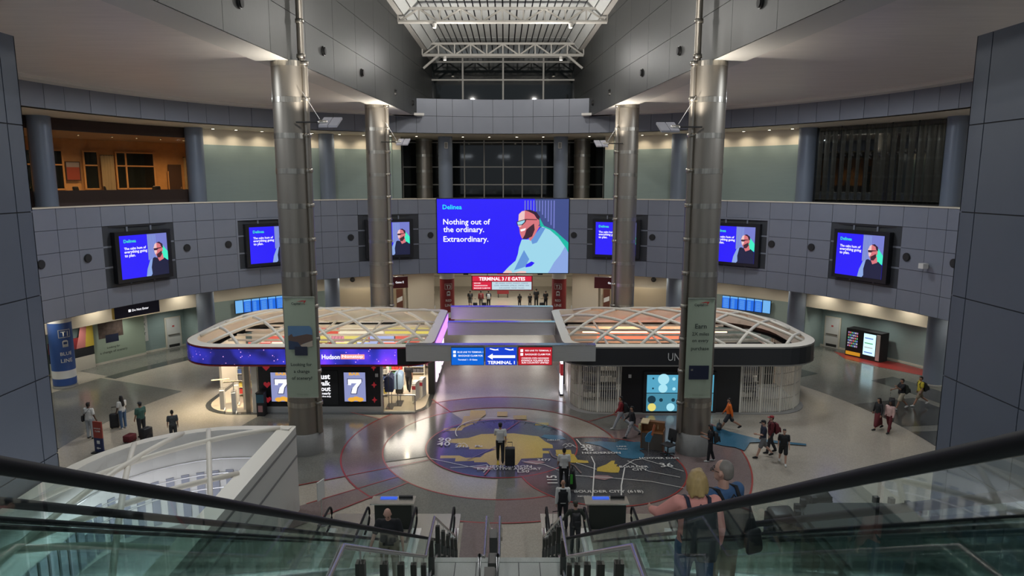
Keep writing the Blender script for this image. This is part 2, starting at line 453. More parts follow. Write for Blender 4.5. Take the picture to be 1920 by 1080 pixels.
def fline(pts, wdt=.035, m='letter', name='map_line'):
    def f(mb, z):
        for (x0, y0), (x1, y1) in zip(pts, pts[1:]):
            d = math.hypot(x1 - x0, y1 - y0); nx, ny = -(y1 - y0) / d * wdt / 2, (x1 - x0) / d * wdt / 2
            mb.flat([(x0 + nx, y0 + ny), (x0 - nx, y0 - ny), (x1 - nx, y1 - ny), (x1 + nx, y1 + ny)], z)
    inlay(name, f, M[m])


fline([(-3.2, 29.0), (-1.4, 28.1), (-.6, 27.9), (-.75, 27.5)]); fline([(-2.2, 28.0), (-1.6, 28.05), (-.6, 28.3)]); fline([(.9, 28.7), (1.9, 28.3), (2.6, 27.6), (3.0, 27.0)])
fline([(3.6, 31.3), (3.75, 30.6)], .06); fline([(4.05, 29.2), (4.1, 28.4), (3.6, 25.2)], .05); fline([(5.35, 28.0), (4.9, 26.2), (4.7, 25.0)], .05)
fline([(3.3, 28.5), (4.1, 27.8)]); fline([(3.0, 27.2), (4.8, 26.9), (6.2, 26.6), (7.4, 26.0)]); fline([(5.3, 28.1), (5.9, 28.8), (6.3, 28.9), (7.8, 27.6)]); fline([(5.6, 28.7), (6.3, 27.6), (7.5, 27.0)])
fline([(-.7, 27.2), (-.35, 28.2)], .06, 'red_line'); fline([(.2, 32.4), (.9, 33.7)], .05, 'red_line'); fline([(2.2, 29.9), (2.3, 29.2), (3.2, 28.2), (3.4, 27.4)], .07, 'mauve'); fline([(-1.5, 28.8), (-.2, 30.4), (.3, 31.3)], .04, 'mauve')
inlay('compass_arc', lambda mb, z: annulus(mb, 0, FCY, 3.36, 3.42, 35, 150, z), M['map_dark'])
inlay('compass_arc', lambda mb, z: annulus(mb, -.3, 32.3, 1.95, 2.0, 60, 200, z), M['letter'])
for k in range(12): 
    a = R_(40 + k * 9.5); fline([(3.36 * math.cos(a), FCY + 3.36 * math.sin(a)), (3.15 * math.cos(a), FCY + 3.15 * math.sin(a))], .05, 'map_dark', 'compass_tick')
for body, x, y, wd, rot in (('90', -2.72, 31.15, .62, 0), ('40', -2.72, 30.62, .62, 0), ('2712', -1.85, 30.3, .62, 0), ('Mc', -1.05, 30.35, .35, 0), ('HENDERSON', .35, 28.05, 1.95, 0), ('EXECUTIVE AIRPORT', .35, 27.8, 2.75, 0), ('L50', .95, 27.55, .5, 0),
                            ('3477', 1.9, 28.75, .6, 0), ('30', 3.95, 30.35, .5, 0), ('45', 4.0, 29.95, .5, 0), ('HENDERSON', 4.55, 29.55, 1.75, 0), ('HOOVER DAM', 7.05, 28.95, 1.75, 0), ('36', 7.2, 28.2, .55, 0), ('BOULDER', 5.75, 28.02, 1.25, 0), ('CITY', 5.95, 27.72, .65, 0),
                            ('115', 2.12, 26.75, .75, PI / 2), ('BOULDER CITY (61B)', 4.3, 25.6, 2.75, 0), ('NORTH', 3.3, 25.2, .55, 0), ('LAKE', 5.6, 30.3, .45, 0), ('MEAD', 5.6, 30.0, .45, 0), ('NELLIS', 2.5, 31.1, .6, 0)):
    text(body, M['letter'], floor, (x, y, FZ[0]), width=wd, plane='xy', bold=.012, name='floor_lettering', rot=rot)
fline([(-3.03, 30.88), (-2.4, 30.88)], .04); fline([(3.7, 30.15), (4.2, 30.15)], .03)
for x, y in ((-1.9, 30.55), (3.1, 30.5), (3.2, 30.25)): fline([(x - .25, y - .1), (x - .08, y + .15), (x, y), (x + .12, y + .18), (x + .3, y - .1)], .03)

# ---- upper gallery slab, ceilings
mb = MB(); ring_strip(mb, -115, 115, 24.02, 10.72, 38, 10.72)
mb.obj('floor_gallery', M['plinth'], kind='structure', label='floor of the upper gallery behind the panelled balcony')
mb = MB(); ring_strip(mb, -115, 115, 24.02, 5.0, 40, 5.0); mb.box(-12, 12, 60, 92, 5.0, 5.1)
mb.obj('ceiling_lower', M['white'], kind='structure', label='white ceiling over the lower ring corridor')
mb = MB(); ring_strip(mb, -115, 115, 24.02, 16.0, 38, 16.0)
mb.obj('ceiling_gallery', M['white2'], kind='structure', label='ceiling of the upper gallery')


def XC(y): return 8.67 - .0845 * (y - 30)


YS = [-6 + k * 61 / 40 for k in range(41)]


def xout(y, r): return 27.0 if y < CY else min(27.0, math.sqrt(max(.01, r * r - (y - CY) ** 2)))


for sx, side in ((-1, 'left'), (1, 'right')):
    mb = MB(); Y = [y for y in YS if xout(y, 24) > XC(y) + 1.5]
    mb.strip([(sx * xout(y, 24), y, 17.42) for y in Y], [(sx * (XC(y) + 1.4), y, 17.42) for y in Y])
    mb.obj('ceiling_' + side, M['soffit'], kind='structure', label='brushed metallic soffit on the ' + side + ' side of the roof light')
    mb = MB(); Y2_ = [y for y in YS if xout(y, 24) > XC(y) - .1] + [54.0]
    mb.strip([(sx * min(XC(y) + 1.5, xout(y, 24)), y, 17.25) for y in Y2_], [(sx * XC(y), y, 17.25) for y in Y2_])
    mb.strip([(sx * min(XC(y) + 1.5, xout(y, 24)), y, 17.43) for y in Y2_], [(sx * min(XC(y) + 1.5, xout(y, 24)), y, 17.25) for y in Y2_])
    ring_strip(mb, sx * 15, sx * 100, 24.0, 17.25, 23.1, 17.25); ring_strip(mb, sx * 15, sx * 100, 23.1, 17.25, 23.1, 17.43)
    mb.obj('trim_' + ('1' if sx < 0 else '2'), M['white'], kind='structure', label='pale flat edge strip of the ' + side + ' soffit')
# ---- clerestory walls: dark panels on a backing wall
for sx, side in ((-1, 'left'), (1, 'right')):
    mb = MB(); mb.strip([(sx * (XC(y) + .06), y, 17.25) for y in (-6, 61)], [(sx * (XC(y) + .06), y, 24.8) for y in (-6, 61)])
    mb.strip([(sx * (XC(y) + .06), y, 17.26) for y in (-6, 61)], [(sx * (XC(y) - .0), y, 17.26) for y in (-6, 61)])
    wl = mb.obj('wall_clerestory_' + side, M['joint'], kind='structure', label='tall dark panelled wall along the ' + side + ' side of the roof light')
    ys = [-6 + 3.72 * k for k in range(19)]; zs = [17.25, 19.2, 21.15, 23.1, 24.8]
    for j in range(4):
        for k in range(18):
            y0, y1, z0, z1 = ys[k] + .012, ys[k + 1] - .012, zs[j] + (.0 if j == 0 else .012), zs[j + 1] - .012
            y1 = min(y1, 60.9)
            m_ = MB(); a, b = XC(y0), XC(y1); i = 0
            m_.v = [(sx * a, y0, z0), (sx * b, y1, z0), (sx * b, y1, z1), (sx * a, y0, z1), (sx * (a + .05), y0, z0), (sx * (b + .05), y1, z0), (sx * (b + .05), y1, z1), (sx * (a + .05), y0, z1)]
            m_.f = [(0, 1, 2, 3), (0, 4, 5, 1), (1, 5, 6, 2), (2, 6, 7, 3), (3, 7, 4, 0)]
            m_.obj('panel', M['clere'], wl)
    # ledge beam along the wall head
    mb = MB(); za = lambda y: 23.75 - .094 * (y - 48.4)
    for y0, y1 in ((-6, 61),):
        mb.strip([(sx * (XC(y) - .35), y, za(y) - .35) for y in (y0, y1)], [(sx * (XC(y) - .35), y, za(y)) for y in (y0, y1)])
        mb.strip([(sx * (XC(y) - .0), y, za(y) - .35) for y in (y0, y1)], [(sx * (XC(y) - .35), y, za(y) - .35) for y in (y0, y1)])
    mb.obj('trim_' + ('3' if sx < 0 else '4'), M['truss'], kind='structure', label='steel ledge at the head of the ' + side + ' clerestory wall')


# ---- roof deck of ribbed panels, trusses
def ZT(y): return 23.95 - .094 * (y - 48.4)


deck = MB().quad((-9.6, 8, ZT(8) + .5), (9.6, 8, ZT(8) + .5), (7.4, 61.5, ZT(61.5) + .5), (-7.4, 61.5, ZT(61.5) + .5)).obj('ceiling_roof', M['joint'], kind='structure', label='ribbed steel roof deck high above the hall')
TY = (32.4, 40.4, 48.4, 56.4, 61.2)
for b in range(4):
    y0, y1 = TY[b] + .06, TY[b + 1] - .06; n = 26
    for k in range(n):
        t0, t1 = -1 + 2 * k / n, -1 + 2 * (k + 1) / n
        m_ = MB(); W0, W1 = XC(y0) - .4, XC(y1) - .4; g = .05
        edge = 1 if k in (0, 1, n - 2, n - 1) else 0

        def zz(t, y): return ZT(y) + .35 - (.9 * max(0, abs(t) - .84) / .16)
        P = [(t0 * W0 + g, y0, zz(t0, y0)), (t1 * W0 - g, y0, zz(t1, y0)), (t1 * W1 - g, y1, zz(t1, y1)), (t0 * W1 + g, y1, zz(t0, y1))]
        m_.v = P + [(p[0], p[1], p[2] + .1) for p in P]
        m_.f = [(0, 1, 2, 3), (0, 4, 5, 1), (1, 5, 6, 2), (3, 7, 4, 0)]
        m_.obj('roof_panel', M['deck'], deck)
for i, y in enumerate(TY[:4]):
    t = thing('roof_truss', ['pale steel roof truss nearest overhead, above the frame', 'second pale steel roof truss overhead', 'pale steel roof truss nearest the camera in view', 'far pale steel roof truss in front of the clerestory glass'][i], 'truss', (0, y, ZT(y) - 1.0), group='roof trusses')
    W = XC(y) - .05; zt, zb = ZT(y) - .05, ZT(y) - 1.0
    MB().box(-W, W, y - .09, y + .09, zt - .16, zt).obj('top_chord', M['truss'], t, world=True)
    MB().tube([(-W, y, zb), (W, y, zb)], .12, 10).obj('bottom_chord', M['truss'], t, world=True)
    n = 10
    for k in range(n + 1):
        x = -W + 2 * W * k / n
        MB().box(x - .05, x + .05, y - .05, y + .05, zb, zt).obj('post', M['truss'], t, world=True)
    for k in range(n):
        x0, x1 = -W + 2 * W * k / n, -W + 2 * W * (k + 1) / n
        up = (k % 2 == 0)
        MB().tube([(x0, y, zb if up else zt - .1), (x1, y, zt - .1 if up else zb)], .07, 6).obj('diagonal', M['truss'], t, world=True)
    if i == 3:
        for s in (-1, 1): MB().tube([(s * (W - 1.3), y, zb), (s * (W - .05), y, zb - 1.0)], .1, 6).obj('brace', M['truss'], t, world=True)
    for s in (-1, 1):
        if i < 2: continue
        l = thing('roof_spotlight', ['white spotlight under the ' + n_ + ' roof truss, ' + ('left' if s < 0 else 'right') for n_ in ('', '', 'nearer', 'farther')][i], 'spotlight', (s * 4.6, y - .1, zb - .12))
        MB().lathe([(0, -.28), (.13, -.28), (.15, 0), (.06, .02)], 12).obj('housing', M['white'], l); MB().box(-.03, .03, -.03, .03, 0, .12).obj('bracket', M['truss'], l)
        MB().lathe([(0, -.285), (.11, -.285)], 12).obj('lens', M['lamp_on'], l)

# ---- glazed end wall of the roof light and of the gallery


def window(name, label, x0, x1, z0, z1, y, xs, zs, frame=.09, pm=None):
    w_ = thing(name, label, None, ((x0 + x1) / 2, y, z0), kind='structure')
    xs = [x0] + list(xs) + [x1]; zs = [z0] + list(zs) + [z1]
    for a, b in zip(xs, xs[1:]):
        for c, d in zip(zs, zs[1:]):
            MB().box(a + frame / 2, b - frame / 2, y, y + .03, c + frame / 2, d - frame / 2).obj('pane', pm or M['glass_dark'], w_, world=True)
    for x in xs: MB().box(x - frame / 2, x + frame / 2, y - .12, y + .05, z0, z1).obj('mullion', M['truss'], w_, world=True)
    for z in zs: MB().box(x0, x1, y - .10, y + .05, z - frame / 2, z + frame / 2).obj('transom', M['truss'], w_, world=True)
    return w_


window('window_1', 'dark night glazing at the far end of the roof light', -6.3, 6.3, 18.4, 22.75, 60.5, (-3.45, 0, 3.45), (20.87, 22.35), .14)
window('window_2', 'tall dark glazed wall of the gallery above the big screen', -9.2, 9.2, 10.75, 16.1, 63.6, (-6.9, -5.2, -3.55, -1.75, 0, 1.75, 3.55, 5.2, 6.9), (12.0, 13.6, 15.8), .10)
for sx, n in ((-1, 'left'), (1, 'right')):
    MB().box(min(sx * 9.2, sx * 9.4), max(sx * 9.2, sx * 9.4), 57.5, 63.8, 10.72, 16).obj('wall_return_' + n, M['green'], kind='structure', label='short sage return wall beside the gallery glazing, ' + n)

# ---- the round balcony fascia and the band above: one flat panel each
WA = 21.8 / 5.78; NA = WA * .78
edges = [NA / 2 - 10.9 + -10.9 * 0]
AN = []   # (centre angle, width angle)
start = -10.9 - 21.8 * 4
for bay in range(10):
    c = start + 21.8 * bay
    AN.append((c, NA))
    for k in range(5): AN.append((c + NA / 2 + WA * (k + .5), WA))
AN = [p for p in AN if abs(p[0]) < 97]


def panel_mesh(wa, r, z0, z1, m):
    hw = r * math.tan(R_(wa / 2)) - .013; g = .013; b = .03
    mb = MB(); y = r
    mb.v = [(-hw, y, z0 + g), (hw, y, z0 + g), (hw, y, z1 - g), (-hw, y, z1 - g), (-hw, y + .06, z0 + g), (hw, y + .06, z0 + g), (hw, y + .06, z1 - g), (-hw, y + .06, z1 - g)]
    mb.f = [(0, 1, 2, 3), (0, 4, 5, 1), (1, 5, 6, 2), (2, 6, 7, 3), (3, 7, 4, 0)]
    return mb.data('panel', m)


fascia = thing('wall_balcony', 'round balcony front of blue-grey square panels', None, (0, CY, 0), kind='structure')
mb = MB()
for (z0, z1) in ((5.0, 10.95),):
    A = [-100 + 2 * k for k in range(101)]
    mb.strip([(24.06 * math.sin(R_(a)), 24.06 * math.cos(R_(a)), z0) for a in A], [(24.06 * math.sin(R_(a)), 24.06 * math.cos(R_(a)), z1) for a in A])
    mb.strip([(24.0 * math.sin(R_(a)), 24.0 * math.cos(R_(a)), z1) for a in A], [(24.6 * math.sin(R_(a)), 24.6 * math.cos(R_(a)), z1) for a in A])
    mb.strip([(24.6 * math.sin(R_(a)), 24.6 * math.cos(R_(a)), z0) for a in A], [(24.6 * math.sin(R_(a)), 24.6 * math.cos(R_(a)), z1) for a in A])
    mb.strip([(24.0 * math.sin(R_(a)), 24.0 * math.cos(R_(a)), z0) for a in A], [(24.6 * math.sin(R_(a)), 24.6 * math.cos(R_(a)), z0) for a in A])
mb.obj('backing', M['joint'], fascia)
mb = MB(); mb.strip([(23.96 * math.sin(R_(a)), 23.96 * math.cos(R_(a)), 10.96) for a in A], [(24.62 * math.sin(R_(a)), 24.62 * math.cos(R_(a)), 10.96) for a in A])
mb.strip([(23.96 * math.sin(R_(a)), 23.96 * math.cos(R_(a)), 10.90) for a in A], [(23.96 * math.sin(R_(a)), 23.96 * math.cos(R_(a)), 10.96) for a in A])
mb.obj('capping', M['white2'], fascia)
SCREEN_A = (-65.4, -43.6, -21.8, 21.8, 43.6, 65.4)
zr = [5.0 + 1.19 * k for k in range(6)]
pm = {}
for wa in (WA, NA):
    for j in range(5): pm[(wa, j)] = panel_mesh(wa, 24.0, zr[j], zr[j + 1], M['panel'])
for a, wa in AN:
    for j in range(5):
        if j in (1, 2, 3) and any(abs(a - s) < WA * 1.4 for s in SCREEN_A): continue
        if abs(a) < 9.5 and j > 0: continue
        inst('panel', pm[(wa, j)], fascia, rz=-R_(a))
band = thing('wall_band', 'blue-grey panel band below the round soffit', None, (0, CY, 0), kind='structure')
mb = MB(); mb.strip([(24.06 * math.sin(R_(a)), 24.06 * math.cos(R_(a)), 16) for a in A], [(24.06 * math.sin(R_(a)), 24.06 * math.cos(R_(a)), 17.4) for a in A])
mb.strip([(24.06 * math.sin(R_(a)), 24.06 * math.cos(R_(a)), 16) for a in A], [(24.5 * math.sin(R_(a)), 24.5 * math.cos(R_(a)), 16) for a in A])
A2 = [-16 + k for k in range(33)]
mb.strip([(24.06 * math.sin(R_(a)), 24.06 * math.cos(R_(a)), 17.3) for a in A2], [(24.06 * math.sin(R_(a)), 24.06 * math.cos(R_(a)), 18.62) for a in A2])
mb.strip([(24.06 * math.sin(R_(a)), 24.06 * math.cos(R_(a)), 18.62) for a in A2], [(28 * math.sin(R_(a)), 30 * math.cos(R_(a)), 18.62) for a in A2])
mb.obj('backing', M['joint'], band)
pb = {wa: panel_mesh(wa, 24.0, 16.0, 17.3, M['panel']) for wa in (WA, NA)}; pt = {wa: panel_mesh(wa, 24.0, 17.3, 18.62, M['panel']) for wa in (WA, NA)}
for a, wa in AN:
    inst('panel', pb[wa], band, rz=-R_(a))
    if abs(a) < 15.5: inst('panel', pt[wa], band, rz=-R_(a))

# ---- side walls of the stair hall (large panels)
for sx, side in ((-1, 'left'), (1, 'right')):
    X = 13.95 if sx < 0 else 13.75
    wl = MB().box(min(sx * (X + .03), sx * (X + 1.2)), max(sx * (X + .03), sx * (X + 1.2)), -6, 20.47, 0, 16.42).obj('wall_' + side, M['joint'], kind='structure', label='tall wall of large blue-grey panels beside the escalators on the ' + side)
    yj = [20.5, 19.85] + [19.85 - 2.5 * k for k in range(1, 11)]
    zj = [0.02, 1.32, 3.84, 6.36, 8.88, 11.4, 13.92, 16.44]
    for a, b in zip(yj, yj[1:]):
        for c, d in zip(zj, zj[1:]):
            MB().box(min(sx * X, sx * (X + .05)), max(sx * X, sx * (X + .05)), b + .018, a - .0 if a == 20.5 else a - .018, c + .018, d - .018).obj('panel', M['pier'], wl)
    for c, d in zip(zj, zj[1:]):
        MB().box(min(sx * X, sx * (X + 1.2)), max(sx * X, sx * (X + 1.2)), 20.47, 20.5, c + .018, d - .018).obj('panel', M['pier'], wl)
    MB().box(sx * 16.2 - .5, sx * 16.2 + .5, 18.0, 19.0, 0, 17.4).obj('column_cream', M['white2'], label='square cream column rising behind the ' + side + ' side wall', cat='column')

# ---- upper gallery walls between the columns (sage with a pale head), lower walls


def curved_wall(name, label, a0, a1, r, z0, z1, m, split=None, m2=None, thick=.15):
    t = thing(name, label, None, pol((a0 + a1) / 2, r, z0), kind='structure')

    def seg(zz0, zz1, mm, nm):
        mb = MB(); ring_strip(mb, a0, a1, r, zz0, r, zz1, 1.5); ring_strip(mb, a0, a1, r + thick, zz0, r + thick, zz1, 1.5)
        for a in (a0, a1): mb.quad(pol(a, r, zz0), pol(a, r + thick, zz0), pol(a, r + thick, zz1), pol(a, r, zz1))
        mb.obj(nm, mm, t, world=True)
    if split: seg(z0, split, m, 'lower_wall'); seg(split, z1, m2, 'pale_head')
    else: seg(z0, z1, m, 'face')
    return t


k = 0
for a0, a1, nm in ((-30, -17.5, 'left of the gallery glazing'), (-50, -30, 'second from the gallery glazing on the left'), (17.5, 30, 'right of the gallery glazing'), (30, 50, 'second from the gallery glazing on the right')):
    k += 1; curved_wall('wall_gallery_%d' % k, 'sage gallery wall with lit cream head, ' + nm, a0, a1, 28.3, 10.72, 16.0, M['green'], 14.9, M['white2'])
k = 0
for a0, a1, r, sp, nm in ((-50, -30, 29.5, 3.25, 'behind the blue flight screens on the left'), (30, 50, 29.5, 3.25, 'behind the blue flight screens on the right')):
    k += 1; curved_wall('wall_lower_%d' % k, 'curved sage wall with cream head ' + nm, a0, a1, r, 0, 5.0, M['green'], sp, M['white2'])
for a0, a1, nm in ((-96, -51, 'left'), (51, 96, 'right')):
    curved_wall('wall_header_' + nm, 'cream lit bulkhead over the alcove on the ' + nm, a0, a1, 28.4, 3.3, 5.0, M['white2'])
    mb = MB(); ring_strip(mb, a0, a1, 28.4, 3.3, 31.2, 3.3); mb.obj('ceiling_alcove_' + nm, M['white'], kind='structure', label='low ceiling of the alcove on the ' + nm)
    curved_wall('wall_alcove_' + nm, 'sage back wall of the alcove on the ' + nm, a0, a1, 31.0, 0, 3.3, M['green'])
    mb = MB(); ring_strip(mb, a0, a1, 30.94, 0, 30.94, .14); ring_strip(mb, a0, a1, 30.94, .14, 31.0, .14)
    mb.obj('baseboard_' + nm, M['white2'], kind='structure', label='pale skirting of the alcove wall on the ' + nm)
    mb = MB(); s = -1 if a0 < 0 else 1
    mb.quad(pol(s * 51, 28.4, 0), pol(s * 51, 31, 0), pol(s * 51, 31, 3.3), pol(s * 51, 28.4, 3.3)); mb.quad(pol(s * 50, 28.3, 0), pol(s * 50, 29.5, 0), pol(s * 50, 29.5, 5), pol(s * 50, 28.3, 5))
    mb.obj('wall_jamb_' + nm, M['green'], kind='structure', label='sage end wall of the alcove on the ' + nm)
# centre corridor towards the gates
for sx, nm in ((-1, 'left'), (1, 'right')):
    t = thing('wall_portal_' + nm, 'cream wall with a low opening beside the gate corridor on the ' + nm, None, pol(sx * 20, 29.5), kind='structure')
    for a0, a1, z0, z1 in ((12, 16.5, 0, 5), (16.5, 19, 3.5, 5), (19, 20.5, 0, 5), (20.5, 28, 3.3, 5), (28, 30, 0, 5)):
        mb = MB(); ring_strip(mb, sx * a0, sx * a1, 29.5, z0, 29.5, z1, .8); mb.obj('wall_piece', M['white2'], t, world=True)
    mb = MB(); ring_strip(mb, sx * 16, sx * 30, 32, 0, 32, 5, 1); mb.obj('back_wall', M['white2'], t, world=True)
    MB().box(min(sx * 8.6, sx * 8.8), max(sx * 8.6, sx * 8.8), 59.5, 90, 0, 5).obj('wall_corridor_' + nm, M['white2'], kind='structure', label='cream side wall of the gate corridor on the ' + nm)
cw = MB().box(-9, 9, 80, 80.2, 0, 5).obj('wall_far', mat('beige_far_wall', (.62, .56, .45), .5), kind='structure', label='beige far wall of the gate corridor')
for z in (1.2, 2.3, 3.4): MB().box(-9, 9, 79.95, 80, z, z + .06).obj('band', M['steel'], cw)
MB().box(-46, 46, 91.8, 92, 0, 5).obj('wall_back', M['white2'], kind='structure', label='cream wall closing the corridor far behind')

# ---- round columns of the ring
COLA = (-71.2, -50.5, -30, -10, 10, 30, 50, 70.4)
for a in COLA:
    side = 'left' if a < 0 else 'right'; n = {71: 'outermost', 70: 'outermost', 50: 'second from the wall', 30: 'third from the wall', 10: 'nearest the big screen'}[int(abs(a))]
    for z0, z1, lv in ((0, 5, 'lower'), (10.72, 16, 'upper')):
        c = polthing('round_column', '%s slim blue-grey column of the %s level on the %s' % (n, lv, side), 'column', a, 28, z0, group='ring columns')
        MB().lathe([(.6, .12), (.6, z1 - z0)], 28).obj('shaft', M['bluecol'], c, smooth=True); MB().lathe([(.66, 0), (.66, .12), (.6, .14)], 28).obj('base', M['plinth'], c, smooth=True)
# wraps on four of the lower columns


def wrap(a, m, code, words, lab, z1=4.85):
    t = polthing('column_wrap', lab, 'column wrap', a, 28, 0)
    MB().lathe([(.63, .2), (.63, .62)], 28).obj('lower_band', m, t, smooth=True); MB().lathe([(.63, .62), (.63, 1.1)], 28).obj('white_band', M['white_ink'], t, smooth=True)
    MB().lathe([(.63, 1.1), (.63, 4.0)], 28).obj('field', m, t, smooth=True); MB().lathe([(.63, 4.0), (.63, 4.5)], 28).obj('white_band', M['white_ink'], t, smooth=True)
    MB().lathe([(.63, 4.5), (.63, z1)], 28).obj('upper_band', m, t, smooth=True)
    # print facing the hall, laid on the curve
    ang = math.atan2(0 - pol(a, 28)[0], 8 - pol(a, 28)[1]); lz = ang + PI / 2 + R_(a)

    def curve(o):
        if o is None: return
        for v in o.data.vertices:
            g = v.co.x / .64; v.co = Vector((.645 * math.sin(g), -.645 * math.cos(g), v.co.z))
        o.rotation_euler = (0, 0, lz)
    lz = {-71.2: -.33, -10: .1, 10: -.05}.get(a, 0)

    def sub(o):
        bm = bmesh.new(); bm.from_mesh(o.data); bmesh.ops.subdivide_edges(bm, edges=[e for e in bm.edges if e.calc_length() > .08], cuts=3); bm.to_mesh(o.data); bm.free(); return o
    curve(text(code, M['white_ink'], t, (0, 0, 3.35), height=.3, bold=.02))
    for x in (-.33, .29): curve(MB().box(x, x + .04, 0, .002, 3.12, 3.6).obj('frame_line', M['white_ink'], t))
    for z in (3.12, 3.57): curve(sub(MB().box(-.33, .33, 0, .002, z, z + .04).obj('frame_line', M['white_ink'], t)))
    curve(MB().plate([(-.15, 2.55), (.15, 2.55), (.15, 2.9), (.08, 2.97), (-.08, 2.97), (-.15, 2.9)], 0, .002).obj('train_symbol', M['white_ink'], t))
    curve(MB().plate([(-.1, 2.72), (.1, 2.72), (.1, 2.86), (-.1, 2.86)], -.004, -.002).obj('train_window', m, t))
    for i, wd in enumerate(words): curve(text(wd, M['white_ink'], t, (0, 0, 2.15 - .42 * i), width=.62 if len(wd) > 3 else .5, bold=.01))


wrap(-71.2, M['blue_wrap'], 'T1', ('BLUE', 'LINE'), 'royal blue printed wrap on the column at far left')
wrap(-10, M['red_wrap'], 'T3', ('RED', 'LINE'), 'maroon printed wrap on the column left of the gate sign', 4.95)
wrap(10, M['red_wrap'], 'T3', ('RED', 'LINE'), 'maroon printed wrap on the column right of the gate sign', 4.95)

# ---- great steel-clad columns with ring bands and a conduit
GC = []
for (x, y, lab) in ((-9.0, 30.0, 'nearer left'), (8.85, 30.0, 'nearer right'), (-8.35, 46.3, 'middle left'), (8.3, 46.3, 'middle right'), (-7.0, 61.6, 'farthest left'), (7.0, 61.6, 'farthest right')):
    sx = -1 if x < 0 else 1; near = y < 50; top = 17.25 if near else 16.0
    t = thing('steel_column', 'great brushed steel column with polished rings, ' + lab, 'column', (x, y, 0), group='great steel columns'); GC.append(t)
    MB().lathe([(.80, 0), (.80, 1.0), (.70, 1.02)], 40).obj('plinth', M['plinth'], t, smooth=True)
    MB().lathe([(.66, 1.0), (.66, top)], 32).obj('core', M['joint'], t, smooth=True)
    n = int((top - 1.0) / 1.36); dz = (top - 1.0) / n
    drum = MB().lathe([(.72, .02), (.72, dz - .20)], 40).data('drum', M['steel'], True)
    ringm = MB().lathe([(.68, dz - .20), (.732, dz - .20), (.732, dz + .02), (.68, dz + .02)], 40).data('ring_band', M['chrome'], False)
    for k in range(n):
        inst('drum', drum, t, (0, 0, 1.0 + dz * k)); inst('ring_band', ringm, t, (0, 0, 1.0 + dz * k))
    if near:
        px_, py_ = -sx * .74, -.25; zc = 23.4
        MB().tube([(px_, py_, 1.0), (px_, py_, 17.0), (-sx * .62 + 0, py_, 17.3), (-sx * .62, py_, zc)], .14, 12).obj('conduit', M['steel'], t)
        cl = MB().lathe([(.14, 0), (.185, 0), (.185, .16), (.14, .16)], 12).data('clamp', M['chrome'], True)
        for k in range(n): inst('clamp', cl, t, (px_, py_, 1.0 + dz * (k + 1) - .14))
        for k in range(4): inst('clamp', cl, t, (-sx * .62, py_, 17.4 + 1.4 * k))

# ================================================================== SCREENS AND SIGNS
BLUE = glow('screen_blue', (.022, .010, .95), 1.0)
BLUE2 = glow('screen_periwinkle', (.22, .25, .75), .8)
BLUE3 = glow('screen_slate_blue', (.06, .09, .30), .8)
CYAN = glow('screen_cyan', (.02, .80, .85), 1.1); TEAL = glow('screen_teal', (.01, .55, .42), .9); MINT = glow('screen_mint', (.05, .85, .55), 1.0)
SWHITE = glow('screen_white', (.95, .95, 1.0), 1.15)
SHIRT = glow('screen_shirt', (.38, .75, .92), .9); SHIRT2 = glow('screen_shirt_fold', (.16, .38, .85), .8); SHIRT3 = glow('screen_shirt_side', (.30, .45, .88), .85)
FACE = glow('screen_face', (.85, .22, .25), .8); FACE2 = glow('screen_face_light', (.95, .62, .62), .9); BEARD = glow('screen_beard', (.07, .02, .04), .7); HAIR = glow('screen_hair', (.05, .015, .05), .6)
NAVY = glow('screen_navy', (.012, .015, .06), .7)

# big screen in front of the balcony, picture built as flat patches
t = thing('video_wall', 'huge blue video wall with a bearded man and white slogan', 'screen', (0, 54.35, 5.03))
X0, X1, Z0, Z1 = -5.22, 5.22, 5.03, 10.93
MB().box(X0 - .06, X1 + .06, 54.35, 54.8, Z0 - .06, Z1 + .06).obj('cabinet', M['black'], t, world=True)


def sp(px, py): return (X0 + (px - 20) / 1725 * (X1 - X0), Z1 - (py - 70) / 975 * (Z1 - Z0))


LY = [54.34]


def patch(name, pts, m, f=sp, par=None):
    LY[0] -= .0016
    P = [f(*p) for p in pts]; mb = MB(); mb.quad(*[(p[0], LY[0], p[1]) for p in P])
    return mb.obj(name, m, par or t, world=True)


patch('picture_ground', [(20, 70), (1745, 70), (1745, 1045), (20, 1045)], BLUE)
patch('picture_backdrop', [(1300, 70), (1745, 70), (1745, 780), (1560, 560), (1330, 420)], BLUE3)
for k in range(11):
    x = 1165 + k * 38; b = 230 + max(0, k - 5) * 45
    patch('light_bar', [(x, 90), (x + 14, 90), (x + 14, b), (x, b)], BLUE2)
patch('teal_glow', [(1355, 300), (1420, 420), (1560, 480), (1745, 640), (1745, 790), (1640, 620), (1480, 470), (1375, 430)], TEAL)
patch('shirt', [(1130, 600), (1095, 700), (1080, 790), (1050, 880), (960, 960), (880, 1045), (1745, 1045), (1745, 770), (1690, 680), (1610, 570), (1500, 475), (1400, 430), (1340, 500), (1250, 600), (1215, 600)], SHIRT)
patch('shirt_shadow', [(1745, 770), (1700, 690), (1640, 800), (1560, 900), (1480, 1045), (1745, 1045)], SHIRT3)
patch('shirt_fold', [(1160, 740), (1230, 860), (1180, 960), (1030, 1010), (1070, 920)], SHIRT2)
patch('sleeve_gap', [(1190, 930), (1260, 890), (1330, 920), (1240, 960), (1180, 970)], BLUE)
patch('sleeve', [(1380, 640), (1400, 560), (1500, 510), (1620, 650), (1480, 860), (1330, 960), (1180, 1020), (1240, 975), (1340, 870)], SHIRT)
patch('shirt_collar', [(1250, 600), (1380, 440), (1440, 450), (1330, 640), (1270, 660)], SHIRT2)
patch('hand', [(880, 1045), (930, 1005), (990, 1015), (1010, 1045)], FACE2); patch('hand', [(1010, 1045), (1120, 1015), (1190, 1020), (1190, 1045)], FACE2)
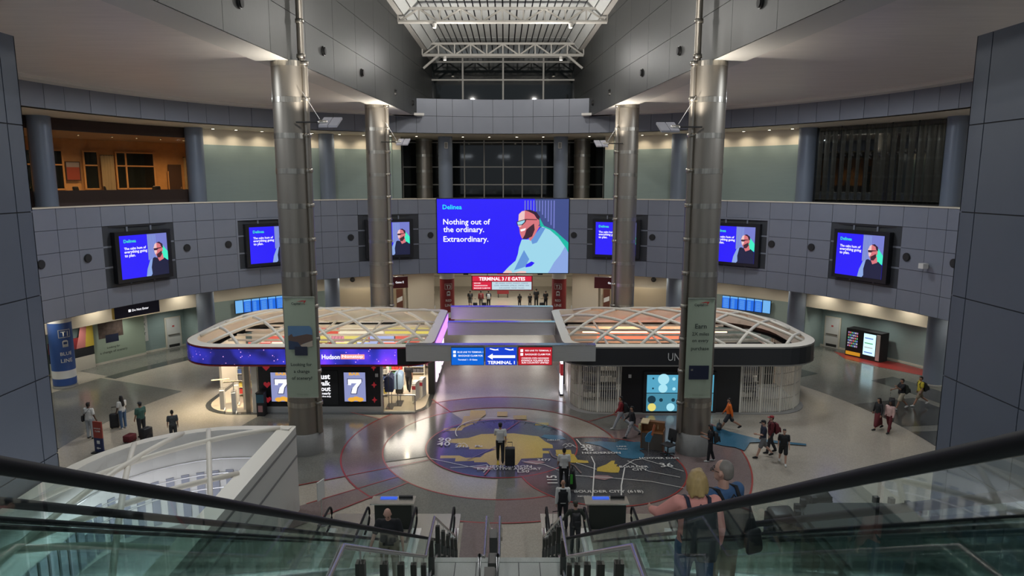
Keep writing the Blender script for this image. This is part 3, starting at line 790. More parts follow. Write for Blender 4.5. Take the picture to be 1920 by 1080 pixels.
patch('neck', [(1220, 590), (1300, 430), (1370, 420), (1290, 560), (1245, 620)], FACE)
patch('face', [(1090, 270), (1130, 230), (1200, 215), (1300, 240), (1355, 300), (1360, 400), (1320, 450), (1260, 560), (1180, 595), (1130, 585), (1105, 520), (1095, 440), (1075, 410), (1085, 360)], FACE)
patch('face_light', [(1090, 270), (1130, 230), (1170, 225), (1165, 330), (1120, 430), (1095, 440), (1075, 410), (1085, 360)], FACE2)
patch('beard', [(1190, 470), (1250, 420), (1290, 390), (1300, 470), (1265, 560), (1190, 595), (1140, 590), (1170, 540)], BEARD)
patch('smile', [(1110, 470), (1185, 450), (1170, 480), (1120, 495)], SWHITE)
patch('hair', [(1160, 215), (1240, 212), (1320, 240), (1365, 300), (1360, 345), (1330, 330), (1290, 270), (1220, 235)], HAIR)
patch('glasses', [(1060, 365), (1185, 330), (1330, 335), (1330, 345), (1190, 342), (1180, 370), (1140, 410), (1070, 415)], BEARD)
patch('lens', [(1070, 372), (1170, 345), (1165, 370), (1130, 402), (1078, 407)], SHIRT)
for body, px_, py_, wd, m in (('Delinea', 95, 175, 250, CYAN), ('Nothing out of', 100, 378, 615, SWHITE), ('the ordinary.', 100, 478, 535, SWHITE), ('Extraordinary.', 100, 605, 590, SWHITE)):
    x, z = sp(px_, py_); text(body, m, t, (x, LY[0] - .004, z), width=wd / 1725 * (X1 - X0), align='LEFT', bold=.012, world=True)
for s in (-1, 1): MB().box(s * 3.0 - .2, s * 3.0 + .2, 54.5, 55, 4.85, 5.0).obj('bracket', M['darkmetal'], t, world=True)

# side screens on the balcony: a dark mount of six frames with a proud display
names = {-65.4: 'leftmost wall display beside the side wall', -43.6: 'wall display half hidden behind the nearer left column', -21.8: 'wall display half hidden behind the middle left column', 21.8: 'wall display half hidden behind the middle right column', 43.6: 'wall display half hidden behind the nearer right column', 65.4: 'rightmost wall display beside the side wall'}
for a in SCREEN_A:
    t = polthing('wall_display', 'blue ' + names[a] + ', showing a man in navy', 'screen', a, 24.0, 6.19, group='displays around the balcony')
    hw, hh = 2.37, 3.57
    for (x0, x1, z0, z1) in ((-hw, hw, 0, .12), (-hw, hw, hh - .12, hh), (-hw, -hw + .12, .12, hh - .12), (hw - .12, hw, .12, hh - .12)):
        MB().box(x0, x1, -.12 if abs(a) > 40 and abs(a) < 50 else -.02, .1, z0, z1).obj('mount_frame', M['panel'] if 40 < abs(a) < 50 else M['darkmetal'], t)
    for i in range(3):
        for j in range(3):
            x0 = -hw + .12 + i * 1.51; z0 = .12 + j * 1.11
            MB().box(x0, x0 + 1.44, .02, .08, z0, z0 + 1.05).obj('mount_panel', M['clere'], t)
    for x in (-hw / 3, hw / 3):
        MB().box(x - .05, x + .05, -.06, .05, .1, hh - .1).obj('mount_bar', M['panel'], t)
    for z in (hh / 3, hh * 2 / 3): MB().box(-hw, hw, -.06, .05, z - .05, z + .05).obj('mount_bar', M['panel'], t)
    w2, zb, zt = 1.86, .22, 3.2
    MB().box(-w2, w2, -.42, -.05, zb, zt).obj('bezel', M['black'], t)
    ax0, ax1, az0, az1 = -w2 + .25, w2 - .3, zb + .22, zt - .22

    def sq(px, py): return (ax0 + px * (ax1 - ax0), az1 - py * (az1 - az0))
    L = [-.423]

    def pp(name, pts, m):
        L[0] -= .0015; MB().quad(*[(sq(*p)[0], L[0], sq(*p)[1]) for p in pts]).obj(name, m, t)
    pp('picture_ground', [(0, 0), (1, 0), (1, 1), (0, 1)], BLUE); pp('picture_backdrop', [(.57, 0), (1, 0), (1, .62), (.57, .62)], BLUE2)
    for k in range(6): x = .585 + k * .03; pp('light_bar', [(x, .02), (x + .01, .02), (x + .01, .6), (x, .6)], SHIRT3)
    pp('teal_glow', [(.9, .3), (1, .45), (1, .66), (.88, .62), (.82, .5)], MINT)
    pp('jacket', [(.50, 1), (.53, .82), (.60, .62), (.70, .56), (.80, .60), (.92, .60), (1, .68), (1, 1)], NAVY)
    pp('jacket_sleeve', [(.50, 1), (.53, .82), (.60, .62), (.66, .58), (.62, .8), (.63, .95), (.6, 1)], SHIRT3)
    pp('neck', [(.74, .52), (.88, .48), (.9, .62), (.80, .67)], FACE)
    pp('face', [(.69, .34), (.72, .25), (.8, .21), (.88, .26), (.89, .42), (.82, .55), (.75, .55), (.71, .47)], FACE)
    pp('face_light', [(.69, .34), (.72, .25), (.76, .22), (.76, .45), (.73, .5), (.71, .47)], FACE2)
    pp('beard', [(.75, .5), (.86, .42), (.87, .5), (.82, .58), (.76, .58)], BEARD); pp('hair', [(.76, .215), (.82, .2), (.89, .26), (.9, .36), (.86, .33), (.84, .26)], HAIR)
    pp('glasses', [(.69, .35), (.87, .34), (.87, .355), (.79, .37), (.76, .4), (.70, .4)], BEARD)
    text('Delinea', MINT, t, (sq(.08, 0)[0], L[0] - .003, sq(0, .13)[1]), width=.25 * (ax1 - ax0), align='LEFT', bold=.02)
    for i, (b, wd) in enumerate((('The calm hum of', .45), ('everything going', .47), ('to plan.', .22))):
        text(b, SWHITE, t, (sq(.08, 0)[0], L[0] - .003, sq(0, .3 + .085 * i)[1]), width=wd * (ax1 - ax0), align='LEFT', bold=.02)
# round loudspeakers in the balcony row
for i, a in enumerate((-80.8, -73.7, -57.8, -50.8, -28.9, -13.9, 13.6, 28.4, 49.9, 56.7, 72.2, 79.5)):
    t = polthing('round_speaker', 'round black balcony speaker %s' % ['nearest the left side wall', 'left of the leftmost display', 'right of the leftmost display', 'left of the display behind the nearer left column', 'left of the display behind the middle left column', 'left of the video wall',
                 'right of the video wall', 'right of the display behind the middle right column', 'right of the display behind the nearer right column', 'left of the rightmost display', 'right of the rightmost display', 'nearest the right side wall'][i], 'speaker', a, 23.96, 8.08, group='round balcony speakers')
    m_ = MB()
    for k in range(20):
        pass
    pts = [(.21 * math.cos(2 * PI * k / 20), .21 * math.sin(2 * PI * k / 20)) for k in range(20)]
    MB().plate(pts, -.05, .02).obj('grille', M['matteblack'], t); MB().plate([(p[0] * 1.15, p[1] * 1.15) for p in pts], -.02, .01).obj('ring', M['darkmetal'], t)
t = polthing('security_camera', 'small white boxy camera on the balcony right of the rightmost display', 'camera', 75.6, 23.95, 7.75)
MB().box(-.16, .16, -.45, -.1, -.14, .14).obj('housing', M['white'], t); MB().box(-.04, .04, -.1, .05, -.04, .04).obj('arm', M['darkmetal'], t)
# round fittings on the clerestory walls
for sx in (-1, 1):
    for i, (y, z) in enumerate(((25.0, 18.45), (33.4, 18.35), (39.6, 18.3), (47.3, 18.2), (52.6, 18.1))):
        t = thing('wall_projector', 'round black fitting on the %s clerestory wall, %s from the camera' % ('left' if sx < 0 else 'right', ('first', 'second', 'third', 'fourth', 'fifth')[i]), 'projector', (sx * XC(y), y, z), sx * -PI / 2, group='clerestory fittings')
        pts = [(.22 * math.cos(2 * PI * k / 18), .22 * math.sin(2 * PI * k / 18)) for k in range(18)]
        MB().plate(pts, -.06, .01).obj('rim', M['darkmetal'], t); MB().plate([(p[0] * .8, p[1] * .8) for p in pts], -.12, -.05).obj('grille', M['matteblack'], t)

# floodlights on arms from the great columns
for x, y, z, sx, lab in ((-9.0, 30, 14.75, 1, 'nearer left'), (8.85, 30, 14.55, -1, 'nearer right'), (-8.35, 46.3, 14.85, 1, 'middle left'), (8.3, 46.3, 14.75, -1, 'middle right')):
    t = thing('floodlight', 'twin-panel floodlight on a steel arm from the %s column' % lab, 'floodlight', (x + sx * .72, y - .35, z))
    MB().tube([(-sx * .3, -.35, 0), (sx * .75, -.35, 0)], .035, 8).obj('arm', M['darkmetal'], t)
    MB().tube([(0, -.3, 1.25), (sx * .7, -.35, .12)], .012, 6).obj('stay_wire', M['rail'], t)
    h = MB()
    for (p, q) in ((sx * .7, sx * 1.06), (sx * 1.1, sx * 1.46)):
        m_ = MB(); x0, x1 = min(p, q), max(p, q)
        m_.v = [(x0, -.62, -.16), (x1, -.62, -.16 + sx * 0), (x1 + sx * .12, -.1, .22), (x0 + sx * .12, -.1, .22), (x0, -.58, -.24), (x1, -.58, -.24), (x1 + sx * .12, -.05, .14), (x0 + sx * .12, -.05, .14)]
        m_.f = [(0, 1, 2, 3), (7, 6, 5, 4), (0, 4, 5, 1), (1, 5, 6, 2), (2, 6, 7, 3), (3, 7, 4, 0)]
        m_.obj('light_panel', mat('flood_panel', (.55, .55, .62), .3, .3), t)
    MB().hull(((sx * .72, -.35, -.02), (.1, .2, .1)), ((sx * .95, -.3, -.02), (.1, .2, .1))).obj('housing', M['rail'], t, smooth=True)
    lamp('SPOT', 'floodlight_beam', (x + sx * 1.6, y - 1.1, z + .35), 900, (1, .93, .82), .12, spot=165, blend=1.0, target=(x + sx * 1.2, y - 1.4, z + 5))

# banners on the two nearer columns


def banner(x, zb, zt, lab, right):
    t = thing('column_banner', lab, 'banner', (x, 30 - .74, zb)); wd, h = 1.36 if not right else 1.16, zt - zb
    n = 10
    P = [(-wd / 2 + wd * k / n, .06 * ((2 * k / n - 1) ** 2) - .06) for k in range(n + 1)]
    mb = MB(); mb.strip([(p[0], p[1], 0) for p in P], [(p[0], p[1], h) for p in P]); mb.strip([(p[0], p[1] + .012, 0) for p in P], [(p[0], p[1] + .012, h) for p in P])
    mb.obj('sheet', M['banner'], t)
    for z in (.02, h - .05): MB().box(-wd / 2, wd / 2, -.07, 0, z, z + .03).obj('rod', M['rail'], t)
    text('Capital', M['banner_ink'], t, (-.12, -.075, h - .32), width=.40, bold=.02); text('One', M['banner_ink'], t, (.19, -.075, h - .32), width=.18, bold=.0)
    MB().plate([(-.1, h - .23), (.15, h - .17), (.34, h - .17), (.22, h - .32), (.24, h - .21)], -.077, -.074).obj('swoosh', mat('swoosh_red', (.45, .03, .03), .5), t)
    if not right:
        MB().plate([(-.52, h - 2.35), (-.52, h - 1.3), (.42, h - 1.3), (.5, h - 1.38), (.54, h - 1.5), (.54, h - 2.15), (.1, h - 2.2), (.1, h - 2.35)], -.077, -.074).obj('photo_sky', mat('photo_blue', (.10, .20, .34), .6), t)
        MB().plate([(-.52, h - 2.35), (-.52, h - 1.75), (-.36, h - 1.65), (-.3, h - 1.78), (0, h - 1.72), (.3, h - 1.66), (.54, h - 1.7), (.54, h - 1.95), (.1, h - 2.1), (.1, h - 2.35)], -.080, -.0775).obj('photo_town', mat('photo_brown', (.12, .075, .06), .6), t)
        MB().plate([(-.52, h - 2.35), (-.52, h - 1.95), (-.1, h - 2.02), (.1, h - 2.35)], -.083, -.0805).obj('photo_boat', mat('photo_navy', (.03, .05, .10), .6), t)
        MB().plate([(.0, h - 2.15), (.54, h - 1.95), (.54, h - 2.2), (.1, h - 2.3)], -.083, -.0805).obj('photo_sand', mat('photo_sand', (.45, .38, .30), .6), t)
        MB().plate([(-.26, h - 2.62), (.3, h - 2.62), (.3, h - 2.22), (-.26, h - 2.22)], -.086, -.083).obj('card', mat('card_navy', (.015, .02, .045), .4), t)
        for i, (b, wd_) in enumerate((('Looking for', .92), ('a change', .70), ('of scenery?', .90))): text(b, M['banner_ink'], t, (0, -.08, h - 3.05 - .31 * i), width=wd_, bold=.012)
    else:
        for i, (b, wd_) in enumerate((('Earn', .5), ('2X miles', .74), ('on every', .72), ('purchase', .78))): text(b, M['banner_ink'], t, (0, -.08, h - 1.25 - .34 * i), width=wd_, bold=.012)
        MB().plate([(-.44, h - 3.65), (.44, h - 3.65), (.44, h - 3.02), (-.44, h - 3.02)], -.08, -.075).obj('card', mat('card_navy', (.015, .02, .045), .4), t)
        MB().plate([(-.36, h - 3.26), (-.26, h - 3.26), (-.26, h - 3.17), (-.36, h - 3.17)], -.083, -.081).obj('card_chip', M['rail'], t)
    text('Terms apply', mat('faint_ink', (.26, .30, .23), .7), t, (0, -.08, .18), width=.5)


banner(-8.80, 2.78, 7.36, 'pale green banner with a seaside photo on the nearer left column', False)
banner(8.72, 2.75, 7.3, 'pale green banner with a dark card picture on the nearer right column', True)

# flight information screens
FID = glow('fids_blue', (.01, .16, .85), .9); FIDL = glow('fids_light', (.18, .50, .95), .9)
for s, lab in ((-1, 'left'), (1, 'right')):
    for k in range(6):
        a = s * (37.9 + 1.28 * k)
        t = polthing('flight_screen', 'upright blue flight information screen, %s in the row on the %s' % (('nearest the video wall', 'second', 'third', 'fourth', 'fifth', 'outermost')[k], lab), 'screen', a, 29.2, 2.2, group='flight screens ' + lab)
        MB().box(-.315, .315, -.05, .06, 0, 1.04).obj('bezel', M['black'], t)
        MB().quad((-.295, -.052, .03), (.295, -.052, .03), (.295, -.052, 1.01), (-.295, -.052, 1.01)).obj('display', FID if k not in (5,) else FIDL, t)
        MB().quad((-.295, -.054, .88), (.295, -.054, .88), (.295, -.054, 1.01), (-.295, -.054, 1.01)).obj('heading', FIDL, t)
        for j in range(9): MB().quad((-.2, -.054, .08 + j * .085), (.05 if k % 2 else .2, -.054, .08 + j * .085), (.05 if k % 2 else .2, -.054, .11 + j * .085), (-.2, -.054, .11 + j * .085)).obj('text_row', FIDL, t)

# hanging signs


def hang_sign(name, label, loc, rz, wd, h, m, texts, edge=None, drop=.4, tm=None):
    t = thing(name, label, 'sign', loc, rz)
    MB().box(-wd / 2, wd / 2, 0, .22, 0, h).obj('sign_box', m, t)
    if edge: MB().box(-wd / 2 - .02, -wd / 2, -.01, .23, 0, h).obj('edge', edge, t)
    MB().box(-wd / 2, wd / 2, -.01, .23, h, h + .04).obj('top_trim', M['rail'], t)
    for x in (-wd * .38, wd * .38): MB().tube([(x, .11, h), (x, .11, h + drop)], .02, 6).obj('hanger', M['darkmetal'], t)
    for b, x, z, w_ in texts: text(b, tm or SWHITE, t, (x, -.006, z), width=w_, bold=.015)
    return t


p = pol(-62.5, 26.5, 3.75); t = hang_sign('hanging_sign', 'dark navy Do Not Enter sign hung under the balcony at left', p, R_(62.5), 3.1, .8, mat('navy_sign', (.012, .014, .04), .4), (('Do Not Enter', .2, .4, 1.15),), mat('gold_edge', (.5, .33, .05), .4))
MB().plate([(-.62, .32), (-.46, .32), (-.46, .48), (-.62, .48)], -.006, 0).obj('symbol', SWHITE, t)
p = pol(-20.4, 27, 3.45); hang_sign('hanging_sign', 'maroon sign hung behind the middle left column', p, R_(20.4), 3.0, .95, M['red_sign'], (('Gates E', .8, .5, .7),))
p = pol(19.3, 27, 3.4); t = hang_sign('hanging_sign', 'maroon sign hung behind the middle right column', p, -R_(19.3), 2.6, .95, M['red_sign'], (('Gates E', .2, .5, .7),))
RS = glow('sign_red', (.75, .015, .06), .9); LBL = glow('sign_pale_blue', (.62, .80, .90), .85)
t = thing('gate_sign', 'red and white lit sign reading TERMINAL 3 / E GATES', 'sign', (-.1, 60, 2.7))
MB().box(-2.72, 2.72, 0, .3, 0, 1.36).obj('sign_box', M['red_sign'], t); MB().quad((-2.62, -.005, .83), (2.62, -.005, .83), (2.62, -.005, 1.28), (-2.62, -.005, 1.28)).obj('red_field', RS, t)
MB().quad((-2.62, -.005, .08), (-.95, -.005, .08), (-.95, -.005, .78), (-2.62, -.005, .78)).obj('red_field', RS, t); MB().quad((-.9, -.005, .08), (2.62, -.005, .08), (2.62, -.005, .78), (-.9, -.005, .78)).obj('pale_field', LBL, t)
text('TERMINAL 3 / E GATES', SWHITE, t, (0, -.012, 1.05), width=4.1, height=.32, bold=.03)
for i, b in enumerate(('GROUND', 'TRANSPORTATION', 'BAGGAGE CLAIM FOR')): text(b, SWHITE, t, (-2.5, -.012, .66 - .22 * i), width=(.6, 1.2, 1.45)[i], align='LEFT', bold=.02)
for i, b in enumerate(('AIR CANADA  ALASKA  AVIANCA  CONDOR', 'COPA  HAWAIIAN  JETBLUE  UNITED  VIVA', 'SUN COUNTRY  WESTJET  VOLARIS')): text(b, BLUE3, t, (.86, -.012, .66 - .22 * i), width=(2.9, 3.1, 2.2)[i])
for x in (-1.3, 1.3): MB().tube([(x, .15, 1.36), (x, .15, 2.3)], .03, 6).obj('hanger', M['darkmetal'], t)
t = thing('floor_sign', 'maroon Red Line panel standing in the gate corridor', 'sign', (-.05, 72, 0)); MB().box(-.62, .62, 0, .15, .4, 2.9).obj('panel', M['red_wrap'], t)
text('RED LINE', M['white_ink'], t, (0, -.01, 1.5), width=.7, bold=.02); MB().plate([(-.15, 1.9), (.15, 1.9), (.15, 2.2), (0, 2.3), (-.15, 2.2)], -.01, 0).obj('train_symbol', M['white_ink'], t)
for x in (-.5, .5): MB().box(x - .05, x + .05, .03, .1, 0, .4).obj('leg', M['darkmetal'], t)

# beams and direction signs between the two shops
for i, (y, z0, z1, x0, x1) in enumerate(((34.3, 3.1, 3.92, -4.95, 4.85), (40.4, 3.1, 3.85, -3.3, 3.2), (45.3, 3.08, 3.9, -3.5, 3.4))):
    t = thing('bridge_beam', ('front', 'middle', 'back')[i] + ' brushed steel beam bridging the gap between the two shops', 'beam', (0, y, z0), group='bridge beams')
    MB().box(x0, x1, y, y + .35, z0, z1).obj('beam_face', M['steel2'], t, world=True); MB().box(x0, x1, y - .03, y + .45, z1, z1 + .05).obj('cap', M['rail'], t, world=True)
BS1 = glow('sign_azure', (.0, .16, .85), .8); BS2 = glow('sign_blue', (.005, .06, .75), .85); BSR = glow('sign_scarlet', (.62, .015, .03), .8)
t = thing('direction_sign', 'bright blue panel listing Blue Line to Terminal 1, left of three', 'sign', (-1.76, 34.2, 2.92)); MB().box(-.85, .85, 0, .1, 0, .95).obj('panel', M['darkmetal'], t); MB().quad((-.83, -.004, .02), (.83, -.004, .02), (.83, -.004, .93), (-.83, -.004, .93)).obj('field', BS1, t)
for b, z, w_, x in (('BLUE LINE TO TERMINAL 1', .70, 1.32, .14), ('BAGGAGE CLAIM FOR', .51, 1.25, .16), ('Terminal 1 - D Gates', .3, 1.0, 0)): text(b, SWHITE, t, (x, -.01, z), width=w_, bold=.015)
for z in (.64, .45): MB().plate([(-.74, z), (-.6, z), (-.6, z + .13), (-.74, z + .13)], -.01, -.006).obj('symbol', SWHITE, t)
t = thing('direction_sign', 'blue TERMINAL 1 panel with a white arrow and two planes', 'sign', (-.03, 34.2, 2.92)); MB().box(-.83, .83, 0, .1, 0, .98).obj('panel', M['rail'], t); MB().quad((-.80, -.004, .02), (.80, -.004, .02), (.80, -.004, .95), (-.80, -.004, .95)).obj('field', BS2, t)
MB().plate([(-.70, .46), (-.44, .62), (-.44, .53), (.72, .53), (.72, .39), (-.44, .39), (-.44, .30)], -.012, -.006).obj('arrow', SWHITE, t); text('TERMINAL 1', SWHITE, t, (0, -.01, .15), width=1.4, height=.17, bold=.03)
for x in (-.38, .40): MB().plate([(x - .22, .86), (x + .02, .79), (x + .26, .80), (x + .2, .86), (x + .26, .9), (x + .1, .84), (x - .18, .9)], -.012, -.006).obj('plane', SWHITE, t)
t = thing('direction_sign', 'red panel listing Red Line to Terminal 3, right of three', 'sign', (1.72, 34.2, 2.92)); MB().box(-.88, .88, 0, .1, 0, .98).obj('panel', M['darkmetal'], t); MB().quad((-.86, -.004, .02), (.86, -.004, .02), (.86, -.004, .95), (-.86, -.004, .95)).obj('field', BSR, t)
for b, z, w_, x in (('RED LINE TO TERMINAL 3', .78, 1.32, .14), ('BAGGAGE CLAIM FOR', .58, 1.3, .14), ('CONDOR COPA HAWAIIAN', .38, 1.4, 0), ('AVIANCA VOLARIS VIVA', .26, 1.45, 0), ('SUN COUNTRY UNITED', .14, 1.4, 0)): text(b, SWHITE, t, (x, -.01, z), width=w_, bold=.015)
for z in (.71, .51): MB().plate([(-.76, z), (-.62, z), (-.62, z + .14), (-.76, z + .14)], -.01, -.006).obj('symbol', SWHITE, t)

# ================================================================== THE TWO SHOPS


def rrect(x0, x1, y0, y1, rs, n=8):
    """rs: radius at (x0,y0),(x1,y0),(x1,y1),(x0,y1)"""
    P = []
    for (cx, cy, a0), r in zip(((x0, y0, 180), (x1, y0, 270), (x1, y1, 0), (x0, y1, 90)), rs):
        ox = cx + (r if a0 in (180, 90) else -r); oy = cy + (r if a0 in (180, 270) else -r)
        P += arc(ox, oy, r, a0, a0 + 90, n)
    return P


def offset(P, d):
    n = len(P); out = []
    for k in range(n):
        a, b = Vector(P[k - 1]), Vector(P[(k + 1) % n]); t_ = (b - a).normalized(); out.append((P[k][0] - t_.y * d, P[k][1] + t_.x * d))
    return out


def clip_line(P, p, d):
    """parameters where the line p+t*d crosses the outline"""
    T = []; n = len(P)
    for k in range(n):
        a, b = P[k], P[(k + 1) % n]; ex, ey = b[0] - a[0], b[1] - a[1]; den = d[0] * ey - d[1] * ex
        if abs(den) < 1e-9: continue
        t_ = ((a[0] - p[0]) * ey - (a[1] - p[1]) * ex) / den; u = ((a[0] - p[0]) * d[1] - (a[1] - p[1]) * d[0]) / den
        if 0 <= u < 1: T.append(t_)
    return (min(T), max(T)) if len(T) >= 2 else None


def shop_roof(t, P, zb, zt, rim_m, face_m, trim_m):
    """overhanging ring fascia, pale rim and crossing arches; world coordinates"""
    inner = offset(P, .5); n = len(P)
    A = P + [P[0]]; I = inner + [inner[0]]
    MB().strip([(x, y, zb) for x, y in A], [(x, y, zt) for x, y in A]).obj('fascia', face_m, t, world=True)
    mb = MB(); mb.strip([(x, y, zt) for x, y in A], [(x, y, zt + .06) for x, y in I]); mb.strip([(x, y, zt + .06) for x, y in I], [(x, y, zb + .35) for x, y in I]); mb.obj('rim', rim_m, t, world=True)
    MB().strip([(x, y, zb) for x, y in A], [(x, y, zb) for x, y in I]).obj('underside', M['matteblack'], t, world=True)
    O = offset(P, -.03); O.append(O[0])
    for z in (zb, zt - .07): MB().strip([(x, y, z) for x, y in O], [(x, y, z + .07) for x, y in O]).obj('trim_line', trim_m, t, world=True)
    x0, x1 = min(p[0] for p in P), max(p[0] for p in P); y0 = min(p[1] for p in P)
    for sgn in (-1, 1):
        k = x0 - 9
        while k < x1 + 9:
            d = Vector((sgn * .72, 1)).normalized(); c = clip_line(inner, (k, y0), d)
            if c and c[1] - c[0] > 2.0:
                Ln = c[1] - c[0]; pts = []
                for q in range(13):
                    s = c[0] + Ln * q / 12; h = (.065 * Ln) * (1 - (2 * q / 12 - 1) ** 2)
                    pts.append((k + d.x * s, y0 + d.y * s, zt + .03 + h))
                MB().tube(pts, .09, 8).obj('roof_arch', rim_m, t, smooth=True, world=True)
            k += 2.55


# ---------------- left shop (open, lit)
PL = rrect(-17.3, -3.65, 34.6, 45.3, (2.6, 1.5, .8, 4.6))
t = thing('retail_kiosk', 'lit round-cornered shop kiosk with blue video fascia', 'shop', (-10.4, 40, 0)); LK = t
TRED = mat('shop_red_trim', (.25, .02, .03), .35)
shop_roof(t, PL, 2.75, 3.78, M['ivory'], M['black'], TRED)
# video strip on the fascia: from the outer curve along the front
O = offset(PL, -.02)
seg = [p for p in O if p[1] < 37.2 and p[0] < -6]
start_i = next(i for i, p in enumerate(O) if p[0] < -15)
strip = [p for p in (arc(-17.3 + 2.6, 34.6 + 2.6, 2.63, 168, 270, 14))] + [(-5.45, 34.57)]
MB().strip([(x, y, 2.86) for x, y in strip], [(x, y, 3.68) for x, y in strip]).obj('video_fascia', LED, t, world=True)
text('Hudson', SWHITE, t, (-8.9, 34.55, 3.27), width=.95, height=.25, bold=.03, world=True); MB().plate([(-8.38, 3.15), (-7.15, 3.15), (-7.15, 3.4), (-8.38, 3.4)], 34.552, 34.56).obj('fascia_tag', glow('fascia_tag', (1, .35, .30), 1.2), t, world=True)
text('Nonstop', SWHITE, t, (-7.77, 34.545, 3.275), width=1.1, height=.2, bold=.02, world=True)
ftag = MB(); ftag.strip([(x, y, 3.12) for x, y in arc(-14.7, 37.2, 2.66, 172, 196, 6)], [(x, y, 3.4) for x, y in arc(-14.7, 37.2, 2.66, 172, 196, 6)]); ftag.obj('fascia_tag', glow('fascia_tag2', (1, .55, .4), 1.3), t, world=True)
MB().strip([(-3.6, y, 2.86) for y in (36.2, 44.4)], [(-3.6, y, 3.68) for y in (36.2, 44.4)]).obj('video_fascia', glow('violet_strip', (.40, .16, .85), 2.2), t, world=True)
# front wall: black game panel
MB().box(-13.0, -6.5, 35.25, 35.45, .35, 2.75).obj('black_wall', M['black'], t, world=True); MB().box(-13.0, -6.5, 35.22, 35.45, 0, .35).obj('plinth', M['steel2'], t, world=True)
SUIT = glow('suit_red', (.40, .02, .03), .55)
for z in (2.5, 1.55, .72):
    x = -12.55; s = .17
    MB().plate([(x, z - s), (x + s * 1.1, z + .15 * s), (x + s * 1.0, z + .75 * s), (x + .5 * s, z + s), (x, z + .55 * s), (x - .5 * s, z + s), (x - s * 1.0, z + .75 * s), (x - s * 1.1, z + .15 * s)], 35.235, 35.25).obj('heart', SUIT, t, world=True)
    x = -6.83; MB().plate([(x, z - .18), (x + .05, z - .05), (x + .15, z), (x + .05, z + .05), (x, z + .18), (x - .05, z + .05), (x - .15, z), (x - .05, z - .05)], 35.235, 35.25).obj('diamond', SUIT, t, world=True)
SLOT = glow('slot_lilac', (.30, .33, .62), .9); GOLD = glow('slot_gold', (.95, .48, .06), .9); OUT_ = glow('slot_outline', (.10, .11, .25), .7)
for x in (-11.75, -7.85):
    d = MB().box(x - .6, x + .6, 35.2, 35.25, .62, 2.27).obj('slot_display', M['matteblack'], t, world=True)
    MB().quad((x - .57, 35.195, .65), (x + .57, 35.195, .65), (x + .57, 35.195, 2.25), (x - .57, 35.195, 2.25)).obj('slot_field', SLOT, t, world=True)
    for g, m_, dy in ((.045, OUT_, 0), (0, SWHITE, .004)):
        S = [(-.36, 1.88), (.36, 1.88), (.36, 1.72), (.13, 1.42), (.06, 1.1), (-.2, 1.1), (-.12, 1.4), (.1, 1.66), (-.18, 1.66), (-.2, 1.56), (-.36, 1.56)]
        cxz = (0, 1.5); S = [(x + a_ + g * (1 if a_ > 0 else -1), z_ + g * (1 if z_ > 1.5 else -1)) for a_, z_ in S]
        MB().plate(S, 35.188 - dy, 35.19 - dy).obj('seven', m_, t, world=True)
    text('BAR', GOLD, t, (x, 35.188, 2.17), width=.6, height=.16, bold=.04, world=True)
    for q in (-.2, .05, .25): 
        MB().plate([(x + q + .2 * math.cos(k * PI / 6), .76 + .12 * math.sin(k * PI / 6) + (.05 if q == .05 else 0)) for k in range(12)], 35.187 - (.002 if q == .05 else 0), 35.19).obj('coin', GOLD, t, world=True)
MB().box(-10.6, -8.75, 35.2, 35.25, .45, 2.35).obj('poster_board', M['matteblack'], t, world=True)
for i, (b, w_) in enumerate((('just', .62), ('walk', .72), ('out', .52), ('a nearly', .6), ('checkout-free shop', .9))): text(b, SWHITE, t, (-9.15, 35.19, (1.98, 1.66, 1.34, 1.08, .92)[i]), width=w_, align='RIGHT', bold=.03, world=True)
MB().box(-6.75, -6.6, 35.2, 35.25, 2.0, 2.18).obj('switch_plate', M['white'], t, world=True)
# pale corner posts, dark inner side wall with lit posters
for x0, x1, y0, y1, m_ in ((-13.35, -13.05, 35.15, 35.45, 'ivory'), (-13.75, -13.5, 35.25, 35.5, 'steel'), (-14.05, -13.85, 35.7, 35.95, 'ivory'), (-6.48, -6.36, 35.25, 35.4, 'steel2')):
    MB().box(x0, x1, y0, y1, 0, 2.75).obj('corner_post', M[m_], t, world=True)
MB().box(-4.15, -3.95, 38.9, 44.8, 0, 2.75).obj('side_wall', M['black'], t, world=True); MB().box(-4.3, -3.95, 38.4, 38.9, 0, 2.75).obj('corner_post', M['matteblack'], t, world=True)
for y in (39.3, 41.2, 43.1): MB().box(-3.95, -3.9, y, y + 1.2, .5, 2.5).obj('side_poster', glow('poster_pink', (.95, .70, .90), 2.2), t, world=True)
MB().box(-16.8, -4.0, 44.7, 44.85, 0, 2.75).obj('back_wall', M['white2'], t, world=True)
MB().box(-16.9, -16.75, 39.5, 43.5, 0, 2.75).obj('side_wall', M['white2'], t, world=True)
# shop floor plate with dark border
SF = rrect(-16.6, -3.95, 34.95, 44.95, (2.3, 1.6, .6, 4.2)); SF2 = offset(SF, .28)
MB().prism(SF, .0, .03).obj('floor_border', M['floor_dark'], t, world=True); MB().prism(SF2, .03, .035).obj('floor_plate', mat('shop_floor', (.52, .44, .33), .3, noise=.08, scale=3), t, world=True)
